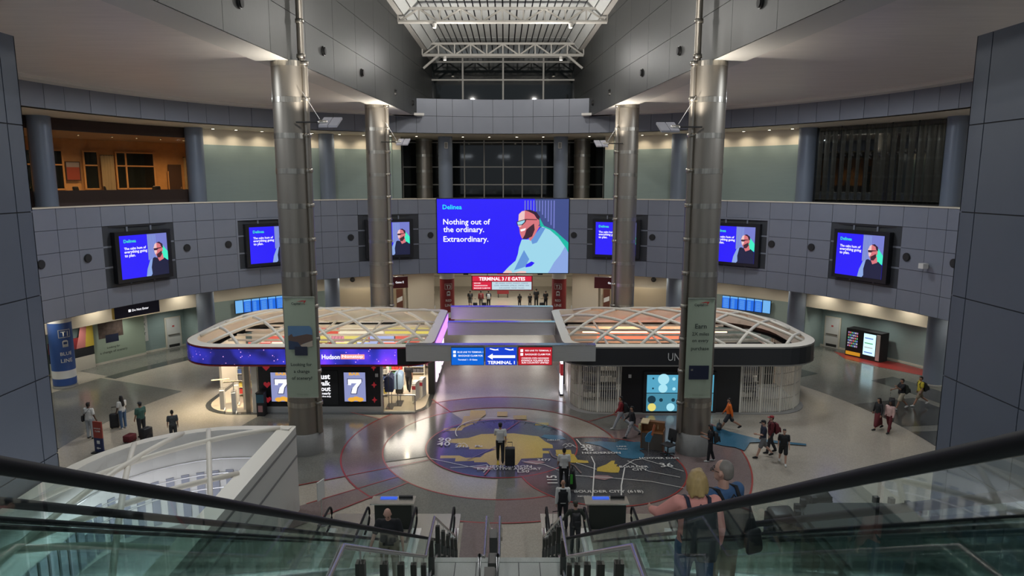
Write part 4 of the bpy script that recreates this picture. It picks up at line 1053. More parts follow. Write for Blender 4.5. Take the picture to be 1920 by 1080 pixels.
# ceiling baffles and strip lights
for k in range(7):
    y = 36.2 + k * 1.36; x0 = -16.0 if 37 < y < 42 else -15.0
    MB().box(x0, -4.4, y - .04, y + .04, 3.08, 3.2).obj('baffle', M['ivory'], t, world=True)
    if k % 2 == 0:
        for q in range(3): xx = x0 + 1.2 + q * 3.6; MB().box(xx, xx + 2.2, y + .42, y + .52, 2.98, 3.03).obj('light_strip', glow('strip_white', (1, .92, .78), 6.0), t, world=True)
for k, x in enumerate((-14, -11.0, -8.0, -5.4)): MB().box(x - .05, x + .05, 36.2, 44.5, 3.1, 3.2).obj('cross_bar', M['ivory'], t, world=True)
for x in (-14.0, -10.0, -6.0): lamp('AREA', 'shop_lamp', (x, 40.0, 2.9), 360, (1, .90, .76), 3.0, 6.0)
lamp('SPOT', 'shop_lamp', (-15.6, 35.6, 2.7), 620, (1, .84, .58), .1, spot=150, blend=1); lamp('SPOT', 'shop_lamp', (-5.2, 35.6, 2.7), 240, (1, .86, .62), .1, spot=150, blend=1)
# shelving with goods
GOODC = [mat('goods_%d' % i, c, .5) for i, c in enumerate(((.55, .05, .04), (.65, .50, .10), (.10, .10, .12), (.08, .14, .35), (.62, .58, .50), (.50, .20, .30), (.12, .35, .14)))]


def goods(parent, x0, x1, y0, y1, z, hmax, seed, pal=None):
    r = random.Random(seed); n = max(3, int((x1 - x0) / .22)); groups = {}
    for k in range(n):
        a = x0 + (x1 - x0) * k / n; g = (k // 4 + seed) % 7 if pal is None else pal[(k // 4 + seed) % len(pal)]
        groups.setdefault(g, MB()).box(a + .01, a + (x1 - x0) / n - .01, y0, y1, z, z + hmax * r.uniform(.65, 1))
    for g, mb in groups.items(): mb.obj('goods', GOODC[g], parent, kind='stuff')


for i, (x0, x1, y) in enumerate(((-15.2, -10.9, 38.2), (-10.3, -6.6, 38.2), (-15.6, -10.9, 40.4), (-10.3, -6.0, 40.4), (-15.4, -10.9, 42.6), (-10.3, -5.0, 42.6), (-14.0, -4.6, 44.3))):
    u = thing('shop_shelf', 'goods shelf in the lit shop, %s' % ('front row left', 'front row right', 'second row left', 'second row right', 'third row left', 'third row right', 'along the back wall')[i], 'shelf', ((x0 + x1) / 2, y, .035), group='lit shop shelves')
    hw = (x1 - x0) / 2
    MB().box(-hw, hw, -.03, .03, 0, 1.75 if i < 6 else 2.4).obj('back_panel', M['ivory'], u)
    for s in (-1, 1): MB().box(s * hw - .03, s * hw + .03, -.3, .3, 0, 1.75).obj('end_panel', M['ivory'], u)
    for j, z in enumerate((.15, .55, .95, 1.35)):
        MB().box(-hw, hw, -.32, .3 if i < 6 else 0, z, z + .03).obj('shelf_board', M['ivory'], u)
        goods(u, -hw + .05, hw - .05, -.3, -.06, z + .03, .3, i * 5 + j)
    for q in range(3):
        a_ = -hw + .2 + q * (2 * hw - .4) / 3; MB().box(a_, a_ + (2 * hw - .7) / 3, -.05, .05, 2.1, 2.62).obj('glow_board', (glow('header_red', (.85, .10, .06), .8), glow('header_cream', (.95, .85, .62), .9), glow('header_yellow', (.9, .75, .15), .8), glow('header_blue', (.45, .55, .95), .8))[(i * 2 + q) % 4], u)  # glowing boards, added to give the shop interior bright stripes
        MB().box(a_ + .1, a_ + .14, -.02, .02, 1.7, 2.1).obj('header_post', M['rail'], u)
    goods(u, -hw + .05, hw - .05, -.25, .25, 1.75, .22, i + 3) if i < 6 else goods(u, -hw + .05, hw - .05, -.3, -.05, 1.78, .5, i + 3)
# entry gates of the shop
for i, (x, y, rz) in enumerate(((-15.3, 36.0, .3), (-14.5, 35.6, .3), (-14.9, 37.0, .3), (-4.9, 37.4, -.2), (-4.6, 38.1, -.2))):
    g = thing('entry_gate', 'white shop entry gate pillar, %s' % ('outermost at the left corner', 'beside the pale corner posts', 'behind at the left corner', 'in the right doorway, nearer', 'in the right doorway, farther')[i], 'gate', (x, y, .03), rz, group='shop entry gates')
    MB().box(-.11, .11, -.35, .35, 0, 1.05).obj('cabinet', M['white'], g); MB().box(-.13, .13, -.2, .2, 1.05, 1.1).obj('top', M['rail'], g)
    MB().box(.11, .16 if i < 3 else .13, -.9, -.35, .05, .11).obj('foot_rail', M['white'], g)
    if i in (0, 1): MB().box(-.02, .02, -.05, .0, 1.1, 1.6).obj('reader_post', M['white'], g); MB().box(-.5, .4, -.05, 0, 1.58, 1.63).obj('reader_bar', M['pale'], g)
    if i > 2: MB().box(-.11, .11, -.37, -.35, .7, .9).obj('red_badge', SUIT, g)
# glass screen in the right doorway
g = thing('glass_screen', 'low glass screen in the right doorway of the lit shop', 'screen', (-5.4, 35.2, .03))
MB().box(-.95, .75, -.01, .01, .08, .95).obj('pane', glass('frosted', (.78, .78, .74), .12), g); MB().box(-.95, .75, -.03, .03, .95, .99).obj('top_rail', M['rail'], g); MB().box(-.95, .75, -.05, .05, 0, .08).obj('base', M['ivory'], g)
for x in (-.95, .75): MB().box(x - .03, x + .03, -.03, .03, 0, .97).obj('post', M['rail'], g)
# clothes rails
for i, x in enumerate((-6.15, -5.75)):
    g = thing('clothes_rack', ('navy', 'pale blue')[i] + ' shirts on a hanging rack in the right doorway', 'rack', (x, 36.2 + .5 * i, .03))
    for s in (-1, 1): MB().tube([(0, s * .45, 0), (0, s * .45, 1.9)], .02, 6).obj('upright', M['darkmetal'], g)
    MB().tube([(0, -.45, 1.9), (0, .45, 1.9)], .02, 6).obj('rail', M['darkmetal'], g); MB().box(-.2, .2, -.5, .5, 0, .03).obj('foot', M['darkmetal'], g)
    for k in range(6):
        y = -.38 + k * .15
        MB().plate([(-.22, .95), (.22, .95), (.24, 1.7), (.1, 1.82), (-.1, 1.82), (-.24, 1.7)], y - .03, y + .03).obj('garment', mat(('cloth_navy', 'cloth_sky')[i], ((.02, .03, .09), (.30, .42, .60))[i], .8), g)
# bin by the black wall
g = thing('poster_bin', 'narrow black display stand with a blue top at the left end of the black wall', 'display stand', (-12.75, 34.85, 0), 0)
MB().box(-.2, .2, -.22, .22, 0, 1.25).obj('body', M['matteblack'], g); MB().box(-.2, .2, -.23, -.22, .75, 1.2).obj('blue_print', mat('print_teal', (.03, .10, .14), .5), g); MB().box(-.12, .12, -.23, -.22, .25, .6).obj('pink_print', mat('print_pink', (.4, .2, .2), .5), g)
MB().box(-.22, .22, -.24, .24, 1.25, 1.3).obj('lid', M['black'], g)

# ---------------- right shop (closed behind grilles)
PR = rrect(3.25, 17.2, 34.6, 45.3, (1.5, 2.6, 4.6, .8))
t = thing('retail_kiosk', 'closed dark shop kiosk with black fascia and roll-down grilles', 'shop', (10.3, 40, 0)); RK = t
shop_roof(t, PR, 2.75, 3.78, M['ivory'], mat('charcoal_fascia', (.022, .023, .026), .4), mat('grey_trim', (.22, .21, .19), .4))
text('UNO de 50', mat('silver_letter', (.6, .6, .58), .4), t, (8.65, 34.55, 3.27), width=2.2, height=.42, align='LEFT', world=True)
text('UNO', mat('silver_letter', (.6, .6, .58), .4), t, (17.28, 36.9, 3.27), width=.02, world=True)
MB().box(6.4, 12.75, 35.25, 35.45, 0, 2.75).obj('black_wall', M['black'], t, world=True); MB().box(6.75, 6.9, 35.2, 35.25, 1.95, 2.13).obj('switch_plate', M['white'], t, world=True)
MB().box(7.55, 11.45, 35.12, 35.25, .05, 2.3).obj('display_frame', M['matteblack'], t, world=True)
SCB = glow('display_blue', (.10, .42, .62), .9); SCB2 = glow('display_teal', (.07, .28, .40), .9); DOT = glow('display_pale', (.40, .78, .90), 1.0); DOTD = glow('display_dark', (.01, .05, .08), .7); DOTY = glow('display_yellow', (.85, .75, .20), .9)
for x0, x1 in ((7.72, 9.46), (9.54, 11.28)):
    for z0, z1, m_ in ((.14, 1.12, SCB2), (1.16, 2.14, SCB)): MB().quad((x0, 35.11, z0), (x1, 35.11, z0), (x1, 35.11, z1), (x0, 35.11, z1)).obj('display_tile', m_, t, world=True)
for x, z, r, m_ in ((8.6, 1.9, .3, DOT), (8.58, 1.4, .24, DOT), (9.15, 1.92, .09, DOT), (9.17, 1.37, .09, DOT), (8.05, 1.95, .05, DOTD), (8.05, 1.4, .05, DOTD), (8.0, .78, .22, DOTD), (8.5, .76, .1, DOTD), (9.15, .76, .1, DOTD), (8.02, .36, .22, DOTY), (9.02, .36, .22, DOT), (10.3, 1.85, .25, DOT), (10.9, 1.4, .15, DOT), (10.4, .6, .25, DOTD), (11.0, .4, .2, DOT)):
    MB().plate([(x + r * math.cos(k * PI / 10), z + r * math.sin(k * PI / 10)) for k in range(20)], 35.100, 35.106).obj('picture_disc', m_, t, world=True)


def grille(pts, name_lab):
    """vertical bars with rails along a plan path"""
    L = [0]
    for a, b in zip(pts, pts[1:]): L.append(L[-1] + math.dist(a, b))

    def at(s):
        for k in range(len(pts) - 1):
            if s <= L[k + 1] + 1e-6:
                q = (s - L[k]) / (L[k + 1] - L[k]); return (pts[k][0] + (pts[k + 1][0] - pts[k][0]) * q, pts[k][1] + (pts[k + 1][1] - pts[k][1]) * q)
        return pts[-1]
    g = thing('security_grille', name_lab, 'grille', (pts[0][0], pts[0][1], .0)); n = int(L[-1] / .12)
    bar = MB().box(-.018, .018, -.018, .018, .03, 2.74)  .data('bar', M['ivory']); post = MB().box(-.05, .05, -.05, .05, 0, 2.75).data('post', M['ivory'])
    for k in range(n + 1):
        x, y = at(L[-1] * k / n); inst('post' if k % 9 == 0 else 'bar', post if k % 9 == 0 else bar, g, (x - pts[0][0], y - pts[0][1], 0))
    for z in (.03, .06, .75, 1.45, 2.15, 2.7): MB().tube([(x, y, z) for x, y in pts], .018, 6).obj('cross_rod', M['steel'], g, world=True)
    return g


grille([(3.85, 44.5), (3.85, 37.0)] + arc(5.5, 36.9, 1.65, 180, 270, 8) + [(6.35, 35.25)], 'roll-down bar grille at the inner corner of the dark shop')
grille([(12.78, 35.25)] + arc(14.3, 37.7, 2.45, 270, 360, 10) + [(16.75, 41.5)], 'roll-down bar grille at the outer corner of the dark shop')
MB().box(3.75, 16.6, 40.4, 40.6, 0, 2.6).obj('partition', M['matteblack'], t, world=True); MB().box(3.9, 13.0, 44.7, 44.85, 0, 2.75).obj('back_wall', M['white2'], t, world=True)
SF = rrect(3.6, 16.85, 34.95, 44.95, (1.6, 2.3, 4.2, .6)); MB().prism(SF, 0, .03).obj('floor_plate', M['plinth'], t, world=True)
for k in range(7):
    y = 36.2 + k * 1.36; MB().box(4.2, 15.6 if 37 < y < 42 else 14.2, y - .04, y + .04, 3.08, 3.2).obj('baffle', M['ivory'], t, world=True)
for x in (6, 9, 12, 15): MB().box(x - .05, x + .05, 36.2, 44.3 if x < 14 else 41, 3.1, 3.2).obj('cross_bar', M['ivory'], t, world=True)
MB().box(5, 14, 41.6, 41.68, 2.98, 3.04).obj('light_strip', glow('strip_warm', (1, .55, .30), 4.0), t, world=True); MB().box(5, 14, 43.4, 43.48, 2.98, 3.04).obj('light_strip', MATS['strip_warm'], t, world=True)
MB().box(6.2, 13.5, 43.6, 43.7, 2.0, 2.7).obj('lit_panel', glow('lit_scarlet', (1.0, .16, .08), 1.6), t, world=True)
lamp('AREA', 'shop_lamp', (8.0, 42.6, 2.9), 230, (1, .62, .36), 3.0, 6.0); lamp('AREA', 'shop_lamp', (12.0, 42.6, 2.9), 190, (1, .62, .36), 3.0); lamp('AREA', 'shop_lamp', (5.2, 37.5, 2.85), 9, (1, .9, .75), 1.0); lamp('AREA', 'shop_lamp', (14.8, 37.5, 2.85), 9, (1, .9, .75), 1.0)
for i, (x0, x1, y) in enumerate(((4.6, 9.0, 37.6), (9.6, 14.5, 37.6), (5.0, 9.0, 42.8), (9.6, 13.6, 42.8))):
    u = thing('shop_shelf', 'goods shelf in the dark shop, %s' % ('front left', 'front right', 'back left', 'back right')[i], 'shelf', ((x0 + x1) / 2, y, .03), group='dark shop shelves'); hw = (x1 - x0) / 2
    MB().box(-hw, hw, -.03, .03, 0, 1.7).obj('back_panel', M['plinth'], u)
    for j, z in enumerate((.15, .6, 1.05)): MB().box(-hw, hw, -.3, .3, z, z + .03).obj('shelf_board', M['plinth'], u); goods(u, -hw + .05, hw - .05, -.28, -.06, z + .03, .3, 40 + i * 5 + j, (2, 4, 2) if i < 2 else None)
    goods(u, -hw + .05, hw - .05, -.2, .2, 1.7, .3, 60 + i, (2, 4, 2) if i < 2 else None)
# bright edge panel by the gap
g = thing('light_pylon', 'tall white lit pylon at the inner edge of the dark shop', 'sign', (3.45, 38.6, 0)); MB().box(-.06, .06, -.4, .4, .1, 2.7).obj('lit_face', glow('pylon_white', (.85, .85, 1), 3.5), g); MB().box(-.1, .1, -.45, .45, 0, .1).obj('base', M['matteblack'], g); MB().box(-.08, .08, -.42, .42, 1.2, 1.9).obj('red_print', SUIT, g)

# ================================================================== STAIR HALL
up = MB().box(-13.9, 13.7, -6, 1.2, 10.4, 10.7).obj('floor_landing', M['granite'], kind='structure', label='upper landing at the head of the stairs')


def zrail(y):
    if y < 1.45: return 11.79
    if y < 20.2: return 12.63 - .577 * y
    return .975


def rail_pts(dz, y0, y1, n=40, extra=()):
    Y = sorted(set([y0 + (y1 - y0) * k / n for k in range(n + 1)] + [y for y in (1.45, 20.2) if y0 < y < y1]))
    return [(y, zrail(y) + dz) for y in Y]


STEPM = MB().box(-.5, .5, 0, .41, -.22, 0).data('step', M['steel2'])
for xc, lab, nn in ((-5.33, 'left of the outer pair', 'outer left'), (-2.3, 'left of the stairs', 'inner left'), (2.3, 'right of the stairs', 'inner right'), (5.33, 'right of the outer pair', 'outer right')):
    t = thing('escalator', nn + ' escalator with green glass sides and black handrails', 'escalator', (xc, 21.5, 0), group='escalators')
    for s in (-1, 1):
        x = xc + s * .67
        P = [(x, y, z) for y, z in rail_pts(0, -1.5, 22.45)]
        P += [(x, 22.45 + .33 * math.sin(R_(a)), .645 + .33 * math.cos(R_(a))) for a in (20, 45, 70, 95, 120, 150, 178)]
        P += [(x, 21.9, .30)]
        MB().tube(P, .040, 8, flat=.85).obj('handrail', M['rubber'], t, smooth=True, world=True)
        # glass panels
        y = -1.4; k = 0
        while y < 22.4:
            y1 = min(y + 1.3, 22.55); m_ = MB(); ya, yb = y + .012, y1 - .012
            ys = [ya] + [q for q in (1.45, 20.2) if ya < q < yb] + [yb]
            for a, b in zip(ys, ys[1:]):
                i = len(m_.v); za, zb_ = zrail(a), zrail(b)
                lo = lambda yy: zrail(yy) - .86 if yy < 20.2 else max(.12, zrail(yy) - .86)
                m_.v += [(x - .006, a, lo(a)), (x - .006, b, lo(b)), (x - .006, b, zb_ - .03), (x - .006, a, za - .03), (x + .006, a, lo(a)), (x + .006, b, lo(b)), (x + .006, b, zb_ - .03), (x + .006, a, za - .03)]
                m_.f += [tuple(i + q for q in f) for f in ((0, 1, 2, 3), (7, 6, 5, 4), (0, 4, 5, 1), (3, 2, 6, 7))]
            m_.obj('glass_panel', M['glass_green'], t, world=True); y = y1; k += 1
        # deck trims and outer cladding
        D = rail_pts(-.90, -1.5, 20.2, 30) + [(22.7, .10)]
        mb = MB(); w_ = .16
        mb.strip([(x - w_, y, z) for y, z in D], [(x + w_, y, z) for y, z in D]); mb.strip([(x - w_, y, z - .14) for y, z in D], [(x - w_, y, z) for y, z in D]); mb.strip([(x + w_, y, z - .14) for y, z in D], [(x + w_, y, z) for y, z in D])
        mb.obj('deck_trim', M['steel2'], t, world=True)
        D = rail_pts(-1.0, -1.5, 20.2, 30) + [(22.6, .05)]; xo = x + s * .15
        mb = MB(); mb.strip([(xo, y, z) for y, z in D], [(xo, y, max(0.0, z - 1.15)) for y, z in D]); mb.obj('side_cladding', mat('cladding_grey', (.34, .36, .35), .45, .4), t, world=True)
    D = rail_pts(-2.0, -1.5, 20.2, 30)
    MB().strip([(xc - .8, y, max(0, z)) for y, z in D], [(xc + .8, y, max(0, z)) for y, z in D]).obj('underside', M['plinth'], t, world=True)
    k = 0; y = 1.6
    while y < 20.0:
        o = inst('step', STEPM, t); o.matrix_parent_inverse = wmat(t).inverted(); o.location = (xc, y, 11.62 - .577 * (y + .2)); y += .4
    for y0, y1, z in ((-1.6, 1.6, 10.705), (20.0, 23.9, .02)): MB().box(xc - .82, xc + .82, y0, y1, z - .02, z + .01).obj('floor_plate', M['rail'] if z < 1 else M['steel2'], t, world=True)

# cabinets closing the gap between each pair of escalators, sloped deck in between
for s, lab in ((-1, 'left'), (1, 'right')):
    t = thing('barrier_cabinet', 'dark cabinet with steel top at the foot of the escalators on the ' + lab, 'cabinet', (s * 3.82, 23.05, 0))
    MB().box(-.66, .66, -.25, .27, 0, .95).obj('body', mat('cabinet_green_black', (.018, .024, .020), .35), t); MB().box(-.8, .76, -.32, .3, .95, 1.0).obj('top', M['rail'], t)
    MB().box(-.5, .1, .05, .2, 1.0, 1.03).obj('screen', glow('cabinet_screen', (.03, .12, .8), .9), t); MB().box(.16, .66, .1, .2, 1.0, 1.08).obj('tray', M['matteblack'], t)
    g = thing('service_ramp', 'grey sloped cover between the two escalators on the ' + lab, 'cover', (s * 3.82, 12, 0))
    D = rail_pts(-1.35, 1.5, 20.2, 30)
    MB().strip([(s * 3.82 - .63, y, max(.03, z)) for y, z in D], [(s * 3.82 + .63, y, max(.03, z)) for y, z in D]).obj('cover_sheet', mat('cover_green', (.26, .29, .27), .4, .3), g, world=True)
    for k in range(7):
        y = 3.5 + k * 2.5; z = zrail(y) - 1.35
        MB().box(s * 3.82 - .63, s * 3.82 + .63, y - .03, y + .03, z - .02, z + .035).obj('cover_rib', M['darkmetal'], g, world=True)

# stairs: three flights and two landings


def stair_z(y):
    if y < 1.2: return 10.7
    if y < 5.2: return 10.7 - (y - 1.2) / 4.0 * 2.85
    if y < 6.3: return 7.85
    if y < 12.8: return 7.85 - (y - 6.3) / 6.5 * 4.05
    if y < 14.45: return 3.8
    if y < 20.7: return 3.8 - (y - 14.45) / 6.25 * 3.8
    return 0


st = thing('stairs', 'granite stairs with two landings between the escalators', 'stairs', (0, 20.7, 0))
for y0, y1, z0, z1, n in ((1.2, 5.2, 10.7, 7.85, 17), (6.3, 12.8, 7.85, 3.8, 24), (14.45, 20.7, 3.8, 0, 23)):
    d = (y1 - y0) / n; r = (z0 - z1) / n
    sm = MB().box(-1.42, 1.42, 0, d + .02, -r - .1, 0).data('stair_step', M['granite'])
    for k in range(n):
        if k == 0 and False: continue
        o = inst('stair_step', sm, st); o.matrix_parent_inverse = wmat(st).inverted(); o.location = (0, y0 + d * k, z0 - r * (k + 1))
for y0, y1, z in ((5.2, 6.3, 7.85), (12.8, 14.45, 3.8)):
    MB().box(-1.42, 1.42, y0, y1, z - .3, z - .01).obj('landing_slab', M['joint'], st, world=True)
    for i in range(6):
        for j in range(2):
            a = -1.42 + i * 2.84 / 6; b = y0 + (y1 - .18 - y0) * j / 2; c = y0 + (y1 - .18 - y0) * (j + 1) / 2
            MB().box(a + .008, a + 2.84 / 6 - .008, b + .008, c - .008, z - .03, z).obj('tile', M['granite'], st, world=True)
    MB().box(-1.42, 1.42, y1 - .17, y1 + .02, z - .1, z + .004).obj('nosing', mat('nosing_pale', (.42, .44, .40), .5, noise=.2, scale=30), st, world=True)
for s, lab in ((-1, 'left'), (1, 'right')):
    x = s * 1.44
    t = thing('stair_balustrade', 'stainless tube handrail with dark posts and glass on the %s of the stairs' % lab, 'handrail', (x, 20.6, 0))
    PR_ = [(x, 1.0, 11.6), (x, 5.1, 8.75), (x, 6.3, 8.72), (x, 12.8, 4.8), (x, 14.6, 4.72), (x, 20.5, 1.0), (x, 21.0, 1.0), (x, 21.05, .6)]
    MB().tube(PR_, .032, 8).obj('handrail', M['rail'], t, smooth=True, world=True)

    def rz_(y):
        for p, q in zip(PR_, PR_[1:]):
            if p[1] <= y <= q[1]: return p[2] + (q[2] - p[2]) * (y - p[1]) / (q[1] - p[1])
        return 1.0
    y = 1.6
    while y < 20.9:
        MB().box(x - .05, x + .05, y - .05, y + .05, stair_z(y) - .1, rz_(y) - .16).obj('post', mat('post_bronze', (.075, .07, .062), .4, .6), t, world=True)
        MB().box(x - .065, x + .065, y - .065, y + .065, stair_z(y) - .1, stair_z(y) + .42).obj('post_shoe', mat('shoe_grey', (.10, .10, .095), .4, .6), t, world=True)
        MB().tube([(x, y, rz_(y) - .17), (x, y, rz_(y))], .012, 6).obj('bracket', M['rail'], t, world=True)
        if y + 1.36 < 20.9:
            a, b = y + .09, y + 1.27
            MB().quad((x, a, stair_z(a) + .12), (x, b, stair_z(b) + .12), (x, b, rz_(b) - .14), (x, a, rz_(a) - .14)).obj('glass_panel', M['glass_clear'], t, world=True)
            m_ = MB(); m_.tube([(x, a, stair_z(a) + .12), (x, b, stair_z(b) + .12)], .025, 6); m_.obj('bottom_rail', M['rail'], t, world=True)
        y += 1.36
t = thing('centre_rail', 'twin stainless handrail with dark infill down the middle of the stairs', 'handrail', (-.1, 20.6, 0))
for s in (-1, 1):
    x = -.1 + s * .15; MB().tube([(x, 10.4, 5.3), (x, 10.45, 6.2), (x, 12.8, 4.8), (x, 14.6, 4.72), (x, 20.5, 1.0), (x, 21.0, 1.0), (x, 21.05, .55)], .035, 8).obj('handrail', M['rail'], t, smooth=True, world=True)
y = 10.8
while y < 21:
    z = stair_z(y); MB().box(-.19, -.01, y - .2, y + .2, z, z + .62).obj('infill', mat('infill_grey', (.085, .085, .08), .45, .4), t, world=True); y += 1.3

# ================================================================== WHITE ROUNDED ENCLOSURE ON THE LEFT
PE = rrect(-13.85, -7.6, 8.5, 24.35, (.3, .3, .12, 4.4)); IE = offset(PE, .55)
t = thing('white_enclosure', 'white open-topped round-cornered enclosure with roof ribs at lower left', 'enclosure', (-10.7, 16.5, 0))
A_ = PE + [PE[0]]; I_ = IE + [IE[0]]
WE = mat('enclosure_white', (.50, .49, .45), .5)
MB().strip([(x, y, 0) for x, y in A_], [(x, y, 3.3) for x, y in A_]).obj('outer_wall', WE, t, world=True)
MB().strip([(x, y, 3.3) for x, y in A_], [(x, y, 3.36) for x, y in I_]).obj('rim', M['ivory'], t, world=True)
MB().strip([(x, y, 0) for x, y in I_], [(x, y, 3.36) for x, y in I_]).obj('inner_wall', WE, t, world=True)
MB().flat(IE, .02).obj('floor_inside', M['plinth'], t, world=True)
for z in (2.15, 2.95): MB().box(-7.62, -7.57, 8.6, 24.2, z, z + .07).obj('groove_strip', mat('groove_grey', (.16, .16, .155), .5), t, world=True)
for k in range(3):
    I2 = offset(PE, .62); MB().tube([(x, y, 2.3 - .55 * k) for x, y in I2 if y > 14], .03, 6).obj('inner_rail', M['steel2'], t, smooth=True, world=True)
sl = mat('slat_grey', (.22, .23, .26), .5)
for k in range(15):
    y = 14.6 + k * .44; MB().box(-13.22, -13.16, y, y + .3, .2, 1.5).obj('slat', sl, t, world=True)
SP = offset(rrect(-13.85, -7.6, 8.5, 24.35, (.3, .3, .12, 4.4), 24), .62); SP = [q for q in SP if q[1] > 19.5 and q[0] < -8.0]
cur = None; SP2 = []
for q0, q1 in zip(SP, SP[1:]):
    n_ = max(1, int(math.dist(q0, q1) / .30))
    SP2 += [((q0[0] + (q1[0] - q0[0]) * k / n_, q0[1] + (q1[1] - q0[1]) * k / n_), (q1[0] - q0[0], q1[1] - q0[1])) for k in range(n_)]
last = None
for (x, y), d in SP2:
    if last and math.dist(last, (x, y)) < .36: continue
    last = (x, y); L_ = math.hypot(*d); dx, dy = d[0] / L_ * .13, d[1] / L_ * .13
    MB().prism([(x - dx, y - dy), (x + dx, y + dy), (x + dx + dy * .4, y + dy - dx * .4), (x - dx + dy * .4, y - dy - dx * .4)][::-1], .25, 1.85).obj('slat', sl, t, world=True)
for P in ([(-13.2, 18.0), (-8.1, 23.9)], [(-13.3, 12.5), (-8.1, 20.0)], [(-8.1, 13.0), (-12.6, 22.4)], [(-8.1, 18.0), (-10.6, 23.7)], [(-10.9, 9.2), (-11.4, 23.4)], [(-13.2, 15.0), (-8.1, 15.6)]):
    (x0, y0), (x1, y1) = P; Ln = math.dist(P[0], P[1])
    MB().tube([(x0 + (x1 - x0) * q / 10, y0 + (y1 - y0) * q / 10, 3.36 + .045 * Ln * (1 - (q / 5 - 1) ** 2)) for q in range(11)], .085, 8).obj('roof_rib', M['ivory'], t, smooth=True, world=True)
lamp('AREA', 'enclosure_lamp', (-10.7, 19.0, 2.9), 420, (.84, .86, 1.0), 2.5); lamp('AREA', 'enclosure_lamp', (-10.7, 13.5, 2.9), 260, (.80, .86, 1.0), 2.5)
for i, (x, y) in enumerate(((-10.2, 16.0), (-11.8, 17.6))):
    g = thing('display_table', ('nearer', 'farther') [i] + ' low dark counter inside the white enclosure', 'counter', (x, y, .02)); MB().box(-1.0, 1.0, -.35, .35, 0, .85).obj('body', M['matteblack'], g); MB().box(-1.05, 1.05, -.4, .4, .85, .9).obj('top', M['white'], g)

# dark booth on the right, seen through the glass
PB = rrect(9.3, 13.5, 10.5, 21.0, (.3, .3, 1.2, 1.2)); t = thing('dark_booth', 'dark round-cornered booth behind the right escalators', 'booth', (11.4, 16, 0)); A_ = PB + [PB[0]]
MB().prism(PB, 0, 1.9).obj('body', mat('booth_black', (.015, .018, .017), .5), t, world=True); Q = offset(PB, .2); MB().prism(Q, 1.9, 2.0).obj('top', mat('booth_top', (.03, .035, .033), .6), t, world=True)
for k, (x, y) in enumerate(PB[::2]): MB().box(x - .08, x + .08, y - .08, y + .08, 1.9, 2.12).obj('tooth', M['matteblack'], t, world=True)
for k in range(6): MB().box(9.25, 9.3, 11.2 + k * 1.5, 12.4 + k * 1.5, .3, 1.6).obj('side_panel', M['darkmetal'], t, world=True)
for i, (x, y, h) in enumerate(((11.6, 23.6, 1.15), (9.75, 22.2, 1.1))):
    g = thing('waste_bin', ('boxy dark waste bin beyond the booth on the right', 'slatted dark waste bin by the right escalators')[i], 'bin', (x, y, 0), .15)
    MB().box(-.45, .45, -.3, .3, .05, h - .2).obj('body', M['matteblack'], g); MB().hull(((-.3, -.15, h - .2), (.15, .15, .1)), ((.3, -.15, h - .2), (.15, .15, .1)), ((.3, .15, h - .1), (.15, .15, .1)), ((-.3, .15, h - .1), (.15, .15, .1))).obj('hood', M['darkmetal'], g, smooth=True)
    MB().box(-.42, .42, -.27, .27, 0, .05).obj('base', M['darkmetal'], g)
    for k in range(5): MB().box(-.46, .46, -.32, -.3, .15 + k * .15, .2 + k * .15).obj('slat', M['darkmetal'], g)

# ================================================================== GALLERY ROOMS
# lounge behind the left glass
lg = thing('window_3', 'large lounge window on the upper left with warm light inside', None, pol(-62, 28.2, 10.75), kind='structure')
for a0, a1 in ((-77, -71.8), (-70.6, -51.2)):
    mb = MB(); ring_strip(mb, a0, a1, 28.1, 11.05, 28.1, 16.0, 1.5); mb.obj('pane', M['glass_lounge'], lg, world=True)
mb = MB(); ring_strip(mb, -77, -51, 28.3, 10.72, 28.3, 11.75, 1.5); ring_strip(mb, -77, -51, 28.3, 11.75, 28.5, 11.75, 1.5); mb.obj('parapet', M['lounge_dark'], lg, world=True)
mb = MB(); ring_strip(mb, -77, -51, 28.35, 15.3, 28.35, 16, 1.5); mb.obj('pelmet', M['lounge_dark'], lg, world=True)
mb = MB(); ring_strip(mb, -84, -43.5, 28.5, 15.5, 36.2, 15.3, 2); mb.obj('ceiling_lounge', mat('lounge_ceiling', (.40, .28, .20), .7), kind='structure', label='low lounge ceiling')
lw_ = curved_wall('wall_lounge', 'timber back wall of the upper lounge', -84, -43.5, 36, 10.72, 15.5, M['lounge_wall'])
for aa in (-84, -43.5): MB().quad(pol(aa, 28.4, 10.72), pol(aa, 36, 10.72), pol(aa, 36, 16), pol(aa, 28.4, 16)).obj('wall_lounge_end', M['lounge_wall'], kind='structure', label='lounge end wall ' + ('by the gallery' if aa > -60 else 'by the side wall'))
for i, (a, wd) in enumerate(((-66.0, 1.1), (-63.6, 1.0), (-60.7, .9), (-56.9, 1.0), (-51.8, 2.8))):
    t = polthing('window_%d' % (4 + i), 'dark inner lounge window with timber frame, %s' % ('first from the left', 'second from the left', 'third from the left', 'fourth from the left', 'widest')[i], None, a, 35.85, 11.75, kind='structure')
    MB().box(-wd / 2, wd / 2, -.02, .02, 0, 2.7).obj('pane', M['glass_dark'], t)
    for x in ((-wd / 2, wd / 2) if i < 4 else (-wd / 2, -wd / 4, wd / 2)): MB().box(x - .06, x + .06, -.08, .03, -.05, 2.75).obj('frame', M['lounge_wall'], t)
    for z in (0, 1.7, 2.7): MB().box(-wd / 2, wd / 2, -.08, .03, z - .05, z + .05).obj('frame', M['lounge_wall'], t)
